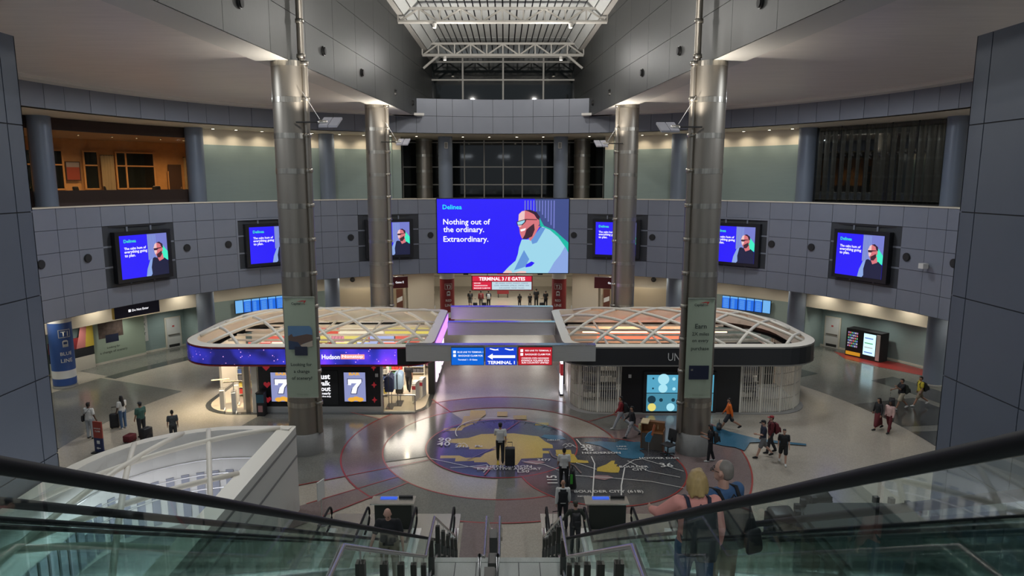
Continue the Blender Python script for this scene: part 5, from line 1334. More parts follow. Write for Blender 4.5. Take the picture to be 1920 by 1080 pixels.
t = polthing('lounge_poster', 'red framed poster on the lounge wall', 'poster', -58.95, 35.85, 12.35); MB().box(-.5, .5, -.05, 0, 0, 1.35).obj('frame', M['lounge_dark'], t); MB().quad((-.44, -.052, .06), (.44, -.052, .06), (.44, -.052, .95), (-.44, -.052, .95)).obj('print', mat('poster_red', (.30, .06, .04), .5), t); MB().quad((-.44, -.052, .95), (.44, -.052, .95), (.44, -.052, 1.29), (-.44, -.052, 1.29)).obj('print_top', mat('poster_grey', (.3, .28, .32), .5), t)
t = polthing('lounge_door', 'dark timber door at the right end of the lounge', 'door', -47.1, 35.85, 10.72); MB().box(-.5, .5, -.06, 0, 0, 2.9).obj('leaf', M['lounge_dark'], t); MB().box(-.58, -.5, -.08, 0, 0, 2.38).obj('frame', M['lounge_wall'], t); MB().box(.36, .42, -.12, -.06, 1.0, 1.15).obj('handle', M['rail'], t)
for i, a in enumerate((-55.3, -45.4)):
    mb = MB(); P = [(.9 * (k / 14 - .5), .06 * math.sin(k * 2.2)) for k in range(15)]; mb.strip([(x, y, 0) for x, y in P], [(x, y, 3.2) for x, y in P])
    t = polthing('lounge_curtain', 'tall drawn curtain in the lounge, ' + ('left', 'right')[i] + ' of two', 'curtain', a + 0.0, 35.5, 11.0); mb.obj('cloth', mat('lounge_curtain', (.30, .24, .15), .8), t, smooth=True); MB().tube([(-.5, 0, 3.2), (.5, 0, 3.2)], .025, 6).obj('rod', M['darkmetal'], t)
for i, (a, r) in enumerate(((-71.0, 30.2), (-62.3, 31.4), (-58.3, 31.8), (-54.5, 30.2))):
    t = polthing('lounge_chair', 'black lounge armchair behind the glass, %s from the left' % ('first', 'second', 'third', 'fourth')[i], 'chair', a, r, 10.72, group='lounge chairs'); t.rotation_euler[2] += (-.4, .5, 1.2, -1.0)[i]
    bk = mat('chair_black', (.012, .011, .011), .5)
    MB().hull(((-.28, -.2, .4), (.1, .12, .08)), ((.28, -.2, .4), (.1, .12, .08)), ((-.28, .25, .38), (.1, .1, .08)), ((.28, .25, .38), (.1, .1, .08))).obj('seat', bk, t, smooth=True)
    MB().hull(((-.26, .32, .5), (.1, .08, .1)), ((.26, .32, .5), (.1, .08, .1)), ((-.2, .42, 1.15), (.1, .06, .1)), ((.2, .42, 1.15), (.1, .06, .1))).obj('backrest', bk, t, smooth=True)
    for s in (-1, 1):
        MB().hull(((s * .42, -.2, .6), (.06, .08, .05)), ((s * .42, .3, .62), (.06, .08, .05))).obj('armrest', bk, t, smooth=True)
        for yy in (-.2, .28): MB().tube([(s * .3, yy, 0), (s * .3, yy, .35)], .025, 6).obj('leg', M['darkmetal'], t)
t = polthing('lounge_plant', 'dark leafy plant in a pot at the left of the lounge', 'plant', -69.2, 30.6, 10.72); MB().lathe([(0, 0), (.2, 0), (.28, .5), (.24, .5)], 14).obj('pot', M['lounge_dark'], t, smooth=True)
for k in range(14):
    g = 2 * PI * k / 14; r = .55 + .15 * (k % 3); h = 1.0 + .25 * (k % 4)
    m_ = MB(); c, s = math.cos(g), math.sin(g); m_.quad((0, 0, .5), (c * r * .5 - s * .07, s * r * .5 + c * .07, h), (c * r, s * r, h - .12), (c * r * .5 + s * .07, s * r * .5 - c * .07, h - .02)); m_.obj('leaf', mat('plant_dark', (.02, .03, .015), .6), t)
for i, a in enumerate((-72, -66, -61, -57, -54, -51, -48)):
    t = polthing('lounge_downlight', 'small warm lounge ceiling light, %s from the left' % ('first', 'second', 'third', 'fourth', 'fifth', 'sixth', 'seventh')[i], 'lamp', a, 32.5, 15.36, group='lounge lights'); MB().lathe([(0, -.02), (.07, -.02), (.07, .1)], 12).obj('lens', glow('lounge_lens', (1, .75, .4), 3.5), t); MB().lathe([(.07, -.025), (.10, -.025), (.14, .1)], 12).obj('trim_ring', M['rail'], t)
    if i % 2 == 0: lamp('SPOT', 'lounge_light', pol(a, 33.0, 15.2), 560, (1, .62, .28), .1, spot=150, blend=1)
# curtained window at upper right
t = thing('window_9', 'dark curtained window on the upper right', None, pol(60, 28.2, 10.75), kind='structure')
for k in range(5):
    a0 = 51.2 + k * 3.5; mb = MB(); ring_strip(mb, a0 + .06, a0 + 3.44, 28.1, 10.9, 28.1, 15.95, 1); mb.obj('pane', M['glass_curtain'], t, world=True)
    p, q = pol(a0, 28.12), pol(a0, 28.05); MB().box(p[0] - .03, p[0] + .03, p[1] - .03, p[1] + .03, 10.8, 16).obj('mullion', M['darkmetal'], t, world=True)
mb = MB(); ring_strip(mb, 51, 69, 28.05, 10.8, 28.05, 10.92, 1); mb.obj('sill', M['darkmetal'], t, world=True)
mb = MB(); A3 = [50.6 + 19.4 * k / 260 for k in range(261)]
rr = [28.75 + .09 * math.sin(k * .85 + 1.3 * math.sin(k * .07)) for k in range(261)]
mb.strip([pol(a, r, 10.75) for a, r in zip(A3, rr)], [pol(a, r, 16) for a, r in zip(A3, rr)])
cu = polthing('curtain', 'long dark pleated curtain behind the upper right window', 'curtain', 60, 28.75, 10.72); mb.obj('cloth', M['curtain'], cu, smooth=True, world=True)
mb = MB(); mb.tube([pol(a, 28.75, 15.97) for a in range(51, 71, 2)], .03, 6); mb.obj('rod', M['darkmetal'], cu, world=True)
curved_wall('wall_gallery_5', 'sage gallery wall beyond the curtained window', 70.8, 96, 28.3, 10.72, 16, M['white2'])
curved_wall('wall_gallery_6', 'dark room wall behind the curtain', 50.6, 96, 30, 10.72, 16, M['lounge_dark'])

# ================================================================== DOWNLIGHTS OF THE RING
dl = MB().lathe([(0, -.015), (.11, -.015)], 14).data('lens', M['lamp_on']); dr = MB().lathe([(.11, -.02), (.16, -.02), (.16, .03)], 14).data('trim_ring', M['rail'])
UP = [s * a for s in (-1, 1) for a in (15, 19.5, 24, 28, 32.5, 36.5, 40.5, 44.5, 48)] + [-7, -2.4, 2.4, 7]
LO = [s * a for s in (-1, 1) for a in (14, 19, 24, 28, 33, 38, 43, 48, 54, 60, 66, 74, 82)] + [-5, 0, 5]
for lst, r, z, lv, pw in ((UP, 27.6, 15.98, 'gallery', 95), (LO, 27.7, 4.98, 'lower', 150)):
    for ai, a in enumerate(sorted(lst)):
        t = polthing('downlight', 'small round downlight in the %s ceiling of the ring, %s from the left' % (lv, NTH[ai]), 'lamp', a, r, z, group='%s ring downlights' % lv)
        inst('lens', dl, t); inst('trim_ring', dr, t)
        lamp('SPOT', 'downlight_beam', pol(a, r, z - .05), pw * (.35 if abs(a) < 10 and lv == 'gallery' else 1), WARM if lv == 'gallery' else (1, .93, .78), .09, spot=140, blend=.9)
for sg in (-1, 1):
    for a in (54, 60, 66, 74): lamp('SPOT', 'alcove_fill', pol(sg * a, 29.6, 3.25), 120, (.96, 1, .95), .08, spot=150, blend=1)  # fill spots without fixtures, added to brighten the alcove walls
lamp('AREA', 'corridor_lamp', (0, 67, 4.9), 950, (1, .95, .85), 8.0, 10.0); lamp('AREA', 'corridor_lamp', (-12.2, 59.5, 4.6), 60, WARM, 2.0); lamp('AREA', 'corridor_lamp', (12.2, 59.5, 4.6), 60, WARM, 2.0)

# ================================================================== ALCOVES AND SMALL FURNITURE
t = polthing('poster_wall', 'pale green advertising panel with a dark street photo in the left alcove', 'poster', -60.3, 30.6, 0); MB().box(-2.35, 1.9, 0, .12, .15, 3.25).obj('panel', M['banner'], t); MB().box(-2.35, 1.9, -.02, .13, 0, .15).obj('skirting', M['white2'], t)
MB().quad((-1.35, -.005, 1.75), (.35, -.005, 1.75), (.35, -.005, 3.1), (-1.35, -.005, 3.1)).obj('photo', mat('street_photo', (.10, .065, .05), .6, noise=.9, scale=4), t); MB().quad((-.9, -.008, 1.4), (0, -.008, 1.4), (0, -.008, 1.95), (-.9, -.008, 1.95)).obj('card', mat('card_navy', (.015, .02, .045), .4), t)
for i, b in enumerate(('Looking for', 'a change of scenery')): text(b, M['banner_ink'], t, (-.4, -.01, 1.05 - .3 * i), width=(.9, 1.9)[i])
t = polthing('shop_sign', 'red and yellow shop sign at the far left edge of the alcove', 'sign', -66.2, 30.4, 0); MB().box(-1.6, 1.3, 0, .15, .9, 1.5).obj('counter', M['matteblack'], t); MB().box(-1.6, 1.3, 0, .15, 1.5, 2.2).obj('red_band', M['red_wrap'], t); MB().plate([(.1, 1.5), (1.3, 1.5), (1.3, 3.0), (.5, 3.0)], -.02, 0).obj('pink_print', mat('print_coral', (.55, .18, .16), .5), t); MB().plate([(.7, 1.5), (1.3, 1.5), (1.3, 3.0), (.9, 3.0)], -.04, -.02).obj('yellow_print', mat('print_yellow', (.6, .42, .05), .5), t); MB().box(-1.6, 1.3, 0, .15, 0, .9).obj('base', M['white2'], t)
t = polthing('notice_board', 'tall white notice with dark lettering on the left alcove wall', 'notice', -56.7, 30.95, .9); MB().box(-.35, .35, -.03, 0, 0, 1.9).obj('board', M['white'], t)
for k, c in enumerate('EXIT'): text(c, M['banner_ink'], t, (.12, -.035, 1.6 - .35 * k), height=.2, bold=.02)
for s, lab in ((-1, 'left'), (1, 'right')):
    t = polthing('service_door', 'white service door with push bar in the %s alcove' % lab, 'door', s * 52.6, 30.9, 0); MB().box(-.6, .6, 0, .1, 0, 2.35).obj('frame', M['white2'], t); MB().box(-.5, .5, -.03, .03, .02, 2.28).obj('leaf', M['white'], t); MB().box(-.42, .42, -.1, -.04, 1.0, 1.07).obj('push_bar', M['steel'], t); MB().box(-.08, .08, -.035, -.03, 1.6, 1.72).obj('red_notice', mat('notice_red', (.5, .06, .05), .5), t); MB().box(-.4, .4, -.035, -.03, .1, .3).obj('kick_grille', M['darkmetal'], t)
# vending machines
t = polthing('vending_machine', 'black snack vending machine with small coloured goods', 'vending machine', 57.0, 30.1, 0)
MB().box(-.6, .6, -.45, .45, 0, 2.0).obj('cabinet', M['matteblack'], t); MB().box(-.48, .3, -.46, -.45, .65, 1.85).obj('window', mat('vend_glass', (.01, .012, .02), .1), t); MB().box(-.55, .5, -.46, -.45, .1, .35).obj('amber_panel', glow('vend_amber', (.8, .35, .02), .7), t)
VC = [glow('vend_%d' % i, c, .7) for i, c in enumerate(((.5, .3, .6), (.2, .3, .8), (.8, .2, .2), (.7, .7, .7), (.2, .6, .3)))]
for r in range(6):
    for k in range(6): MB().box(-.45 + k * .125, -.37 + k * .125, -.475, -.46, .7 + r * .19, .82 + r * .19).obj('snack', VC[(r * 3 + k * 2) % 5], t)
t = polthing('vending_machine', 'vending machine with a bright pale blue door beside the black one', 'vending machine', 59.5, 30.05, 0)
MB().box(-.65, .65, -.45, .45, 0, 2.0).obj('cabinet', M['matteblack'], t); MB().quad((-.58, -.46, .35), (.28, -.46, .35), (.28, -.46, 1.85), (-.58, -.46, 1.85)).obj('lit_door', glow('vend_pale', (.50, .78, .85), 1.5), t); MB().box(.34, .6, -.48, -.45, .1, 1.9).obj('coin_panel', M['steel2'], t)
for z, m_ in ((1.5, VC[1]), (1.15, VC[4]), (.85, VC[3]), (.5, VC[1])): MB().box(-.5, .1, -.47, -.462, z, z + .08).obj('drink_row', m_, t)
for s, lab in ((-1, 'left'), (1, 'right')):
    t = polthing('drink_poster', 'slim brown drink poster by the gate corridor on the ' + lab, 'poster', s * 18.0, 29.3, .6); MB().box(-.28, .28, -.05, .05, 0, 2.4).obj('panel', mat('poster_brown', (.14, .05, .03), .5), t); MB().quad((-.24, -.055, 1.2), (.24, -.055, 1.4), (.24, -.055, 1.8), (-.24, -.055, 1.6)).obj('white_stripe', M['white_ink'], t)
    t = polthing('wall_camera', 'grey dome camera on a bracket under the balcony on the ' + lab, 'camera', s * 26, 29.3, 4.1); MB().ball((0, -.3, 0), .22).obj('dome', M['darkmetal'], t, smooth=True); MB().tube([(0, 0, .1), (0, -.3, .2)], .04, 6).obj('bracket', M['rail'], t)
# seating row by the far corridor
for i in range(6):
    t = thing('seat_bench', 'black seat of the waiting row in the gate corridor, %s from the left' % ('first', 'second', 'third', 'fourth', 'fifth', 'sixth')[i], 'bench', (-3.3 + i * 1.25, 63.0, 0), group='waiting seats')
    MB().box(-.6, .6, -.25, .25, .4, .46).obj('seat', M['matteblack'], t); MB().box(-.6, .6, -.3, -.25, .45, .86).obj('backrest', M['matteblack'], t)
    for s in (-1, 1): MB().box(s * .5 - .03, s * .5 + .03, -.2, .2, 0, .4).obj('leg', M['rail'], t)
# information desk and office chair
t = thing('info_desk', 'wooden information desk with a pale top beside the nearer right column', 'desk', (7.05, 30.3, 0), -.35)
MB().box(-.5, .5, -.3, .35, 0, .82).obj('body', mat('desk_grey', (.10, .085, .07), .5), t); MB().box(-.5, .5, .1, .35, .82, 1.25).obj('hutch', M['wood'], t); MB().box(-.55, -.2, -.3, .38, 1.25, 1.29).obj('pale_top', M['pale'], t); MB().box(-.52, .52, -.32, .1, .82, .86).obj('worktop', M['wood'], t)
for s in (-1, 1): MB().box(s * .5 - .02, s * .5 + .02, -.32, .37, 0, 1.25 if s < 0 else 1.0).obj('side_panel', M['wood'], t)
text('i', M['pale'], t, (.2, .09, 1.03), height=.22)
t = thing('paddle_sign', 'small blue and orange paddle sign in front of the information desk', 'sign', (6.72, 29.65, 0), .2); MB().tube([(0, 0, 0), (0, 0, .75)], .015, 6).obj('pole', M['rail'], t); MB().plate([(-.17, .6), (.05, .55), (.16, .85), (.16, 1.1), (-.05, 1.0), (-.18, .8)], -.02, .02).obj('blue_board', mat('paddle_blue', (.03, .20, .36), .5), t); MB().plate([(.08, .9), (.18, .85), (.3, 1.35), (.22, 1.4)], -.025, .015).obj('orange_board', mat('paddle_orange', (.45, .14, .06), .5), t); MB().lathe([(0, .0), (.16, 0), (.14, .03), (0, .04)], 14).obj('base', M['darkmetal'], t)
t = thing('office_chair', 'black swivel chair between the desk and the nearer right column', 'chair', (7.55, 29.45, 0), -.9)
for k in range(5): g = 2 * PI * k / 5; MB().tube([(0, 0, .1), (.33 * math.cos(g), .33 * math.sin(g), .07)], .025, 6).obj('base_arm', M['matteblack'], t); MB().ball((.34 * math.cos(g), .34 * math.sin(g), .035), .035).obj('caster', M['matteblack'], t)
MB().tube([(0, 0, .1), (0, 0, .48)], .03, 8).obj('gas_lift', M['darkmetal'], t); MB().hull(((-.2, -.18, .52), (.07, .07, .04)), ((.2, -.18, .52), (.07, .07, .04)), ((-.2, .2, .52), (.07, .07, .04)), ((.2, .2, .52), (.07, .07, .04))).obj('seat', M['matteblack'], t, smooth=True)
MB().hull(((-.17, .27, .68), (.06, .04, .06)), ((.17, .27, .68), (.06, .04, .06)), ((-.17, .34, 1.12), (.06, .04, .06)), ((.17, .34, 1.12), (.06, .04, .06))).obj('backrest', M['matteblack'], t, smooth=True); MB().box(-.03, .03, .2, .3, .5, .8).obj('back_bar', M['darkmetal'], t)
# standing signs at left
t = thing('standing_sign', 'slim red and blue standing sign by the travellers at left', 'sign', (-18.4, 29.75, 0), -.25); MB().box(-.24, .24, -.03, .03, .06, .72).obj('blue_panel', mat('sign_navy', (.02, .03, .10), .5), t); MB().box(-.24, .24, -.03, .03, .72, 1.5).obj('red_panel', mat('sign_brick', (.32, .05, .035), .5), t); MB().box(-.3, .3, -.2, .2, 0, .06).obj('foot', M['darkmetal'], t)
text('BAGGAGE', M['white_ink'], t, (0, -.035, 1.18), width=.36, bold=.02); text('CLAIM', M['white_ink'], t, (0, -.035, 1.05), width=.28, bold=.02); MB().plate([(-.08, .45), (.08, .45), (.08, .6), (-.08, .6)], -.036, -.032).obj('symbol', M['white_ink'], t); MB().plate([(-.13, .24), (-.03, .3), (-.03, .26), (.1, .26), (.1, .22), (-.03, .22), (-.03, .18)], -.036, -.032).obj('arrow', M['white_ink'], t)
t = thing('post_sign', 'thin white sign on a pole at the foot of the outer left escalator', 'sign', (-6.45, 23.1, 0), 1.2); MB().tube([(0, 0, 0), (0, 0, 1.0)], .02, 8).obj('pole', M['rail'], t); MB().box(-.2, .2, -.02, .02, 1.0, 1.7).obj('plate', M['white'], t); MB().lathe([(0, 0), (.18, 0), (.16, .03), (0, .04)], 14).obj('base', M['darkmetal'], t)

for s_, lab in ((-1, 'left'), (1, 'right')):
    t = polthing('column_speaker', 'small white speaker box high on the gallery column ' + lab + ' of the video wall', 'speaker', s_ * 10, 27.3, 15.0); MB().box(-.14, .14, -.12, .06, 0, .5).obj('box', M['white'], t); MB().box(-.1, .1, -.13, -.12, .05, .45).obj('grille', M['plinth'], t)

# ================================================================== PEOPLE
def cloth(name, c): return mat('cloth_' + name, c, .85)


WHITE_ = cloth('white', (.60, .59, .56)); BLACK_ = cloth('black', (.014, .014, .016)); NAVY_ = cloth('navy2', (.02, .024, .045)); GREY_ = cloth('grey', (.16, .16, .16)); PINK_ = cloth('pink', (.72, .30, .25)); DENIM = cloth('denim', (.06, .11, .20)); DBLUE = cloth('blue', (.055, .12, .24))
RED_ = cloth('red', (.28, .025, .03)); ORANGE_ = cloth('orange', (.80, .16, .015)); MAROON = cloth('maroon', (.12, .015, .02)); TAN_ = cloth('tan', (.38, .33, .24)); YELLOW_ = cloth('yellow', (.55, .44, .04)); GREEN_ = cloth('green', (.05, .12, .095)); OLIVE = cloth('olive', (.035, .04, .03)); KHAKI = cloth('khaki', (.27, .22, .15)); BLUSH = cloth('blush', (.55, .36, .33)); CHARC = cloth('charcoal', (.035, .036, .04)); LGREY = cloth('light_grey', (.36, .38, .40))
PATT = mat('cloth_patterned', (.35, .35, .36), .85, noise=.97, scale=11)
HBLACK = mat('hair_black', (.012, .009, .008), .5); HBROWN = mat('hair_brown', (.05, .03, .018), .5); HBLOND = mat('hair_blond', (.42, .28, .11), .55, noise=.35, scale=25, stretch=(1, 1, .2)); HGREY = mat('hair_grey', (.22, .19, .16), .6)
EYE = mat('eye_dark', (.02, .015, .012), .3)


def rotx(v, a): return Vector((v[0], v[1] * math.cos(a) - v[2] * math.sin(a), v[1] * math.sin(a) + v[2] * math.cos(a)))


def person(label, loc, head=0.0, h=1.74, skin='skin2', top=WHITE_, sleeve='short', bottom=BLACK_, legs='long', hair=HBLACK, hairstyle='short', shoes=BLACK_, arms=((.1, .25), (-.1, .25)), stride=0.0, abd=.12, lean=0.0, build=1.0, hat=None, vest=None, nod=0.0, turn=0.0, vox=.013, sit=False, reach=None, glasses=False):
    """arms: (forward swing, elbow bend) left/right; faces +y locally, heading turns counter-clockwise"""
    s = h / 1.75; b = build; SK = M[skin]
    t = thing('person', label, 'person', loc, R_(head))
    # ---- joints
    hipz = .93
    J = {}
    for i, sg in ((0, -1), (1, 1)):
        sw = stride * (1 if i == 0 else -1); th = sw; kn = max(0, -sw) * 1.1 + .05
        if sit: th, kn = 1.45, 1.45
        hp = Vector((sg * .095 * b, 0, hipz)); k = hp + rotx((sg * .01, 0, -.44), th); a = k + rotx((0, 0, -.41), th - kn); J['leg%d' % i] = (hp, k, a, th - kn)
    low = min(J['leg0'][2].z, J['leg1'][2].z) - .085
    dz = Vector((0, 0, -low))
    for i in (0, 1): hp, k, a, g = J['leg%d' % i]; J['leg%d' % i] = (hp + dz, k + dz, a + dz, g)
    if sit: dz = dz

    def T(v):   # torso point, leaning about the hips
        v = Vector(v); q = rotx((v.x, v.y, v.z - hipz), -lean); return Vector((q.x, q.y, q.z + hipz)) + dz
    for i, sg in ((0, -1), (1, 1)):
        f, e = arms[i]; sh = T((sg * .19 * (.85 + .15 * b), 0, 1.42)); ab = abd * sg
        u = rotx((math.sin(ab) * .29, 0, -math.cos(ab) * .29), f); el = sh + u
        w_ = rotx((math.sin(ab) * .12, 0, -.23), f + e); wr = el + w_
        if reach and reach[0] == i:
            wr = Vector(reach[1]) / s; d = wr - sh; el = sh + d * .5 + Vector((sg * .06, -.02, -.07))
        hd = (wr - el).normalized(); J['arm%d' % i] = (sh, el, wr, hd)
    hc = T((0, .02, 1.635)); hc = hc + Vector((0, .04 * nod, -.02 * nod))

    def S(v): return (v[0] * s, v[1] * s, v[2] * s)

    def hull(mb, *bs): mb.hull(*[(S(c), tuple(q * s for q in (r if hasattr(r, '__len__') else (r, r, r)))) for c, r in bs])

    def hx(v):   # head point
        c, sn = math.cos(turn), math.sin(turn); x, y, z = v
        y, z = y * math.cos(nod) + z * math.sin(nod), -y * math.sin(nod) + z * math.cos(nod)
        return hc + Vector((x * c - y * sn, x * sn + y * c, z))

    def finish(mb, name, m, v, sm=2):
        o = mb.obj(name, m, t, smooth=True)
        r = o.modifiers.new('union', 'REMESH'); r.mode = 'VOXEL'; r.voxel_size = v; r.use_smooth_shade = True
        if sm: q = o.modifiers.new('relax', 'SMOOTH'); q.iterations = sm; q.factor = .5
        return o
    # ---- body: one continuous surface
    B = MB()
    hull(B, (T((-.07 * b, 0, .95)), (.10 * b, .10 * b, .11)), (T((.07 * b, 0, .95)), (.10 * b, .10 * b, .11)), (T((0, .01, 1.12)), (.14 * b, .10 * b, .10)))
    hull(B, (T((0, .01, 1.10)), (.14 * b, .10 * b, .10)), (T((-.08, 0, 1.32)), (.09 * b, .105 * b, .11)), (T((.08, 0, 1.32)), (.09 * b, .105 * b, .11)))
    hull(B, (T((-.15, 0, 1.41)), (.06, .07, .055)), (T((.15, 0, 1.41)), (.06, .07, .055)), (T((0, 0, 1.33)), (.13 * b, .10 * b, .1)))
    hull(B, (T((0, -.005, 1.44)), .062), (hx((0, -.02, -.10)), .052))
    hull(B, (hx((0, -.01, .02)), (.076, .095, .098)), (hx((0, .03, -.065)), (.052, .052, .045)))
    hull(B, (hx((0, .088, -.005)), (.010, .012, .012)), (hx((0, .102, -.026)), (.015, .014, .012)))
    for sg in (-1, 1): hull(B, (hx((sg * .078, -.005, -.01)), (.012, .022, .030)))
    for i in (0, 1):
        sh, el, wr, hd = J['arm%d' % i]
        hull(B, (sh, .056), (el, .042)); hull(B, (el, .042), (wr, .028)); pm_ = wr + hd * .075
        side = Vector((-1 if i == 0 else 1, 0, 0)); fw = Vector((0, 1, 0)) if abs(hd.y) < .7 else Vector((0, 0, 1))
        ac = (fw - hd * fw.dot(hd)).normalized()
        hull(B, (wr + hd * .02, (.022, .026, .024)), (pm_ + ac * .022, (.016, .016, .016)), (pm_ - ac * .022, (.016, .016, .016)))
        inn = -side
        for q, ln in zip((-.030, -.010, .010, .030), (.06, .075, .08, .068)):
            p0 = pm_ + ac * q; p1 = p0 + hd * ln * .55 + inn * .008; p2 = p1 + (hd * .75 + inn * .6).normalized() * ln * .5
            hull(B, (p0, .0105), (p1, .0100)); hull(B, (p1, .0100), (p2, .0090))
        p0 = wr + hd * .03 + ac * .026; p1 = p0 + (hd * .7 + ac * .7) * .04; hull(B, (p0, .013), (p1, .011)); hull(B, (p1, .011), (p1 + hd * .03 + inn * .01, .0095))
        hp, k, a, g = J['leg%d' % i]
        hull(B, (hp, .085 * b), (k, .058 * (b ** .5))); hull(B, (k, .056), (k + (a - k) * .35 + rotx((0, -.012, 0), g), .056)); hull(B, (k + (a - k) * .35 + rotx((0, -.012, 0), g), .056), (a, .036))
        ft = a + rotx((0, .12, -.05), g * .5 if g < 0 else 0); hull(B, (a + Vector((0, -.01, -.035)), (.036, .045, .035)), (ft, (.038, .05, .024)))
    finish(B, 'body', SK, vox)
    # ---- clothes
    C = MB(); e = .016
    hull(C, (T((-.07 * b, 0, .93)), (.115 * b, .12 * b, .06)), (T((.07 * b, 0, .93)), (.115 * b, .12 * b, .06)), (T((0, .01, 1.12)), (.155 * b + e, .115 * b + e, .10)))
    hull(C, (T((0, .01, 1.10)), (.15 * b + e, .11 * b + e, .10)), (T((-.08, 0, 1.32)), (.095 * b + e, .11 * b + e, .11)), (T((.08, 0, 1.32)), (.095 * b + e, .11 * b + e, .11)))
    hull(C, (T((-.155, 0, 1.415)), (.06 + e, .07 + e, .05 + e * .6)), (T((.155, 0, 1.415)), (.06 + e, .07 + e, .05 + e * .6)), (T((0, 0, 1.33)), (.13 * b + e, .10 * b + e, .1)), (T((0, -.01, 1.45)), (.075, .075, .03)))
    for i in (0, 1):
        sh, el, wr, hd = J['arm%d' % i]
        if sleeve == 'short': hull(C, (sh, .056 + e), (sh + (el - sh) * .72, .058 + e * .6))
        elif sleeve == 'long': hull(C, (sh, .056 + e), (el, .046 + e)); hull(C, (el, .046 + e), (wr - hd * .01, .034 + e * .7))
    if vest is None: finish(C, 'top', top, max(vox, .014), 3)
    else:
        finish(C, 'shirt', top, max(vox, .014), 3); V = MB()
        hull(V, (T((-.07 * b, 0, .96)), (.12 * b, .125 * b, .05)), (T((.07 * b, 0, .96)), (.12 * b, .125 * b, .05)), (T((0, .01, 1.12)), (.165 * b + e, .125 * b + e, .10)))
        hull(V, (T((0, .01, 1.10)), (.16 * b + e, .12 * b + e, .10)), (T((-.08, 0, 1.30)), (.10 * b + e, .125 * b + e, .12)), (T((.08, 0, 1.30)), (.10 * b + e, .125 * b + e, .12))); hull(V, (T((-.1, 0, 1.42)), (.05, .10, .045)), (T((.1, 0, 1.42)), (.05, .10, .045)), (T((0, 0, 1.3)), (.12, .13, .1))); finish(V, 'vest', vest, .014, 3)
    L = MB()
    hull(L, (T((-.075 * b, 0, .98)), (.10 * b + e * .8, .105 * b + e, .05)), (T((.075 * b, 0, .98)), (.10 * b + e * .8, .105 * b + e, .05)), (J['leg0'][0], (.09 * b + e, .10 * b + e, .1)), (J['leg1'][0], (.09 * b + e, .10 * b + e, .1)))
    for i in (0, 1):
        hp, k, a, g = J['leg%d' % i]
        if legs == 'long': hull(L, (hp, .09 * b + e), (k, .062 * b ** .5 + e)); hull(L, (k, .062 * b ** .5 + e), (a + (k - a) * .06, .05 + e))
        elif legs == 'shorts': hull(L, (hp, .09 * b + e), (hp + (k - hp) * .82, .085 * b + e))
    if legs == 'dress':
        k0, k1 = J['leg0'][1], J['leg1'][1]; a0, a1 = J['leg0'][2], J['leg1'][2]
        hull(L, (J['leg0'][0], .11), (J['leg1'][0], .11), (k0 + (a0 - k0) * .55, .10), (k1 + (a1 - k1) * .55, .10))
    finish(L, 'skirt' if legs == 'dress' else ('shorts' if legs == 'shorts' else 'trousers'), bottom, max(vox, .014), 3)
    for i in (0, 1):
        hp, k, a, g = J['leg%d' % i]; F = MB(); gg = g * .5 if g < 0 else 0
        hull(F, (a + Vector((0, -.015, -.045)), (.042, .05, .04)), (a + rotx((0, .13, -.055), gg), (.045, .055, .028)), (a + Vector((0, 0, .0)), (.04, .045, .02)))
        F.obj('shoe', shoes, t, smooth=True)
    # ---- hair, eyes, hat
    if hairstyle != 'bald':
        Hh = MB(); hull(Hh, (hx((0, -.032, .038)), (.083, .088, .086)), (hx((0, -.058, -.03)), (.068, .05, .055)))
        if hairstyle != 'balding': hull(Hh, (hx((0, .045, .085)), (.06, .04, .03)), (hx((0, -.02, .09)), (.075, .07, .04)))
        if hairstyle == 'bob':
            rr_ = random.Random(3)
            for q in range(11):
                g = R_(20 + 28 * q + 0) if False else R_(150 + 24 * q); cx_, cy_ = math.cos(g), math.sin(g)
                hull(Hh, (hx((cx_ * .06, cy_ * .07 - .02, .06)), (.034, .034, .03)), (hx((cx_ * .086, cy_ * .088 - .02, -.02 + rr_.uniform(-.02, .02))), (.032, .032, .03)), (hx((cx_ * (.078 + rr_.uniform(0, .03)), cy_ * (.08 + rr_.uniform(0, .03)) - .02, -.10 + rr_.uniform(-.035, .02))), (.022, .022, .026)))
            for q in range(5): hull(Hh, (hx((rr_.uniform(-.05, .05), rr_.uniform(-.08, .04), .10)), (.035, .04, .03)))
        if hairstyle == 'long': hull(Hh, (hx((0, -.06, .0)), (.085, .06, .08)), (T((0, -.13, 1.28)), (.085, .035, .08))); hull(Hh, (hx((-.08, -.01, 0)), (.02, .05, .06)), (hx((-.085, -.04, -.18)), (.02, .04, .05))); hull(Hh, (hx((.08, -.01, 0)), (.02, .05, .06)), (hx((.085, -.04, -.18)), (.02, .04, .05)))
        if hairstyle == 'bun': hull(Hh, (hx((0, -.06, .11)), .05))
        finish(Hh, 'hair', hair, max(vox, .012), 1)
    E_ = MB()
    for sg in (-1, 1): E_.ball(S(hx((sg * .03, .084, .008))), (.011 * s, .009 * s, .008 * s), 8, 5)
    E_.obj('eyes', EYE, t, smooth=True)
    if glasses:
        G = MB()
        for sg in (-1, 1): G.tube([S(hx((sg * .032 + .022 * math.cos(q * PI / 5), .103, .004 + .018 * math.sin(q * PI / 5)))) for q in range(10)], .003 * s, 5, closed=True); G.tube([S(hx((sg * .055, .10, .01))), S(hx((sg * .08, .0, .01)))], .003 * s, 5)
        G.obj('glasses', M['darkmetal'], t)
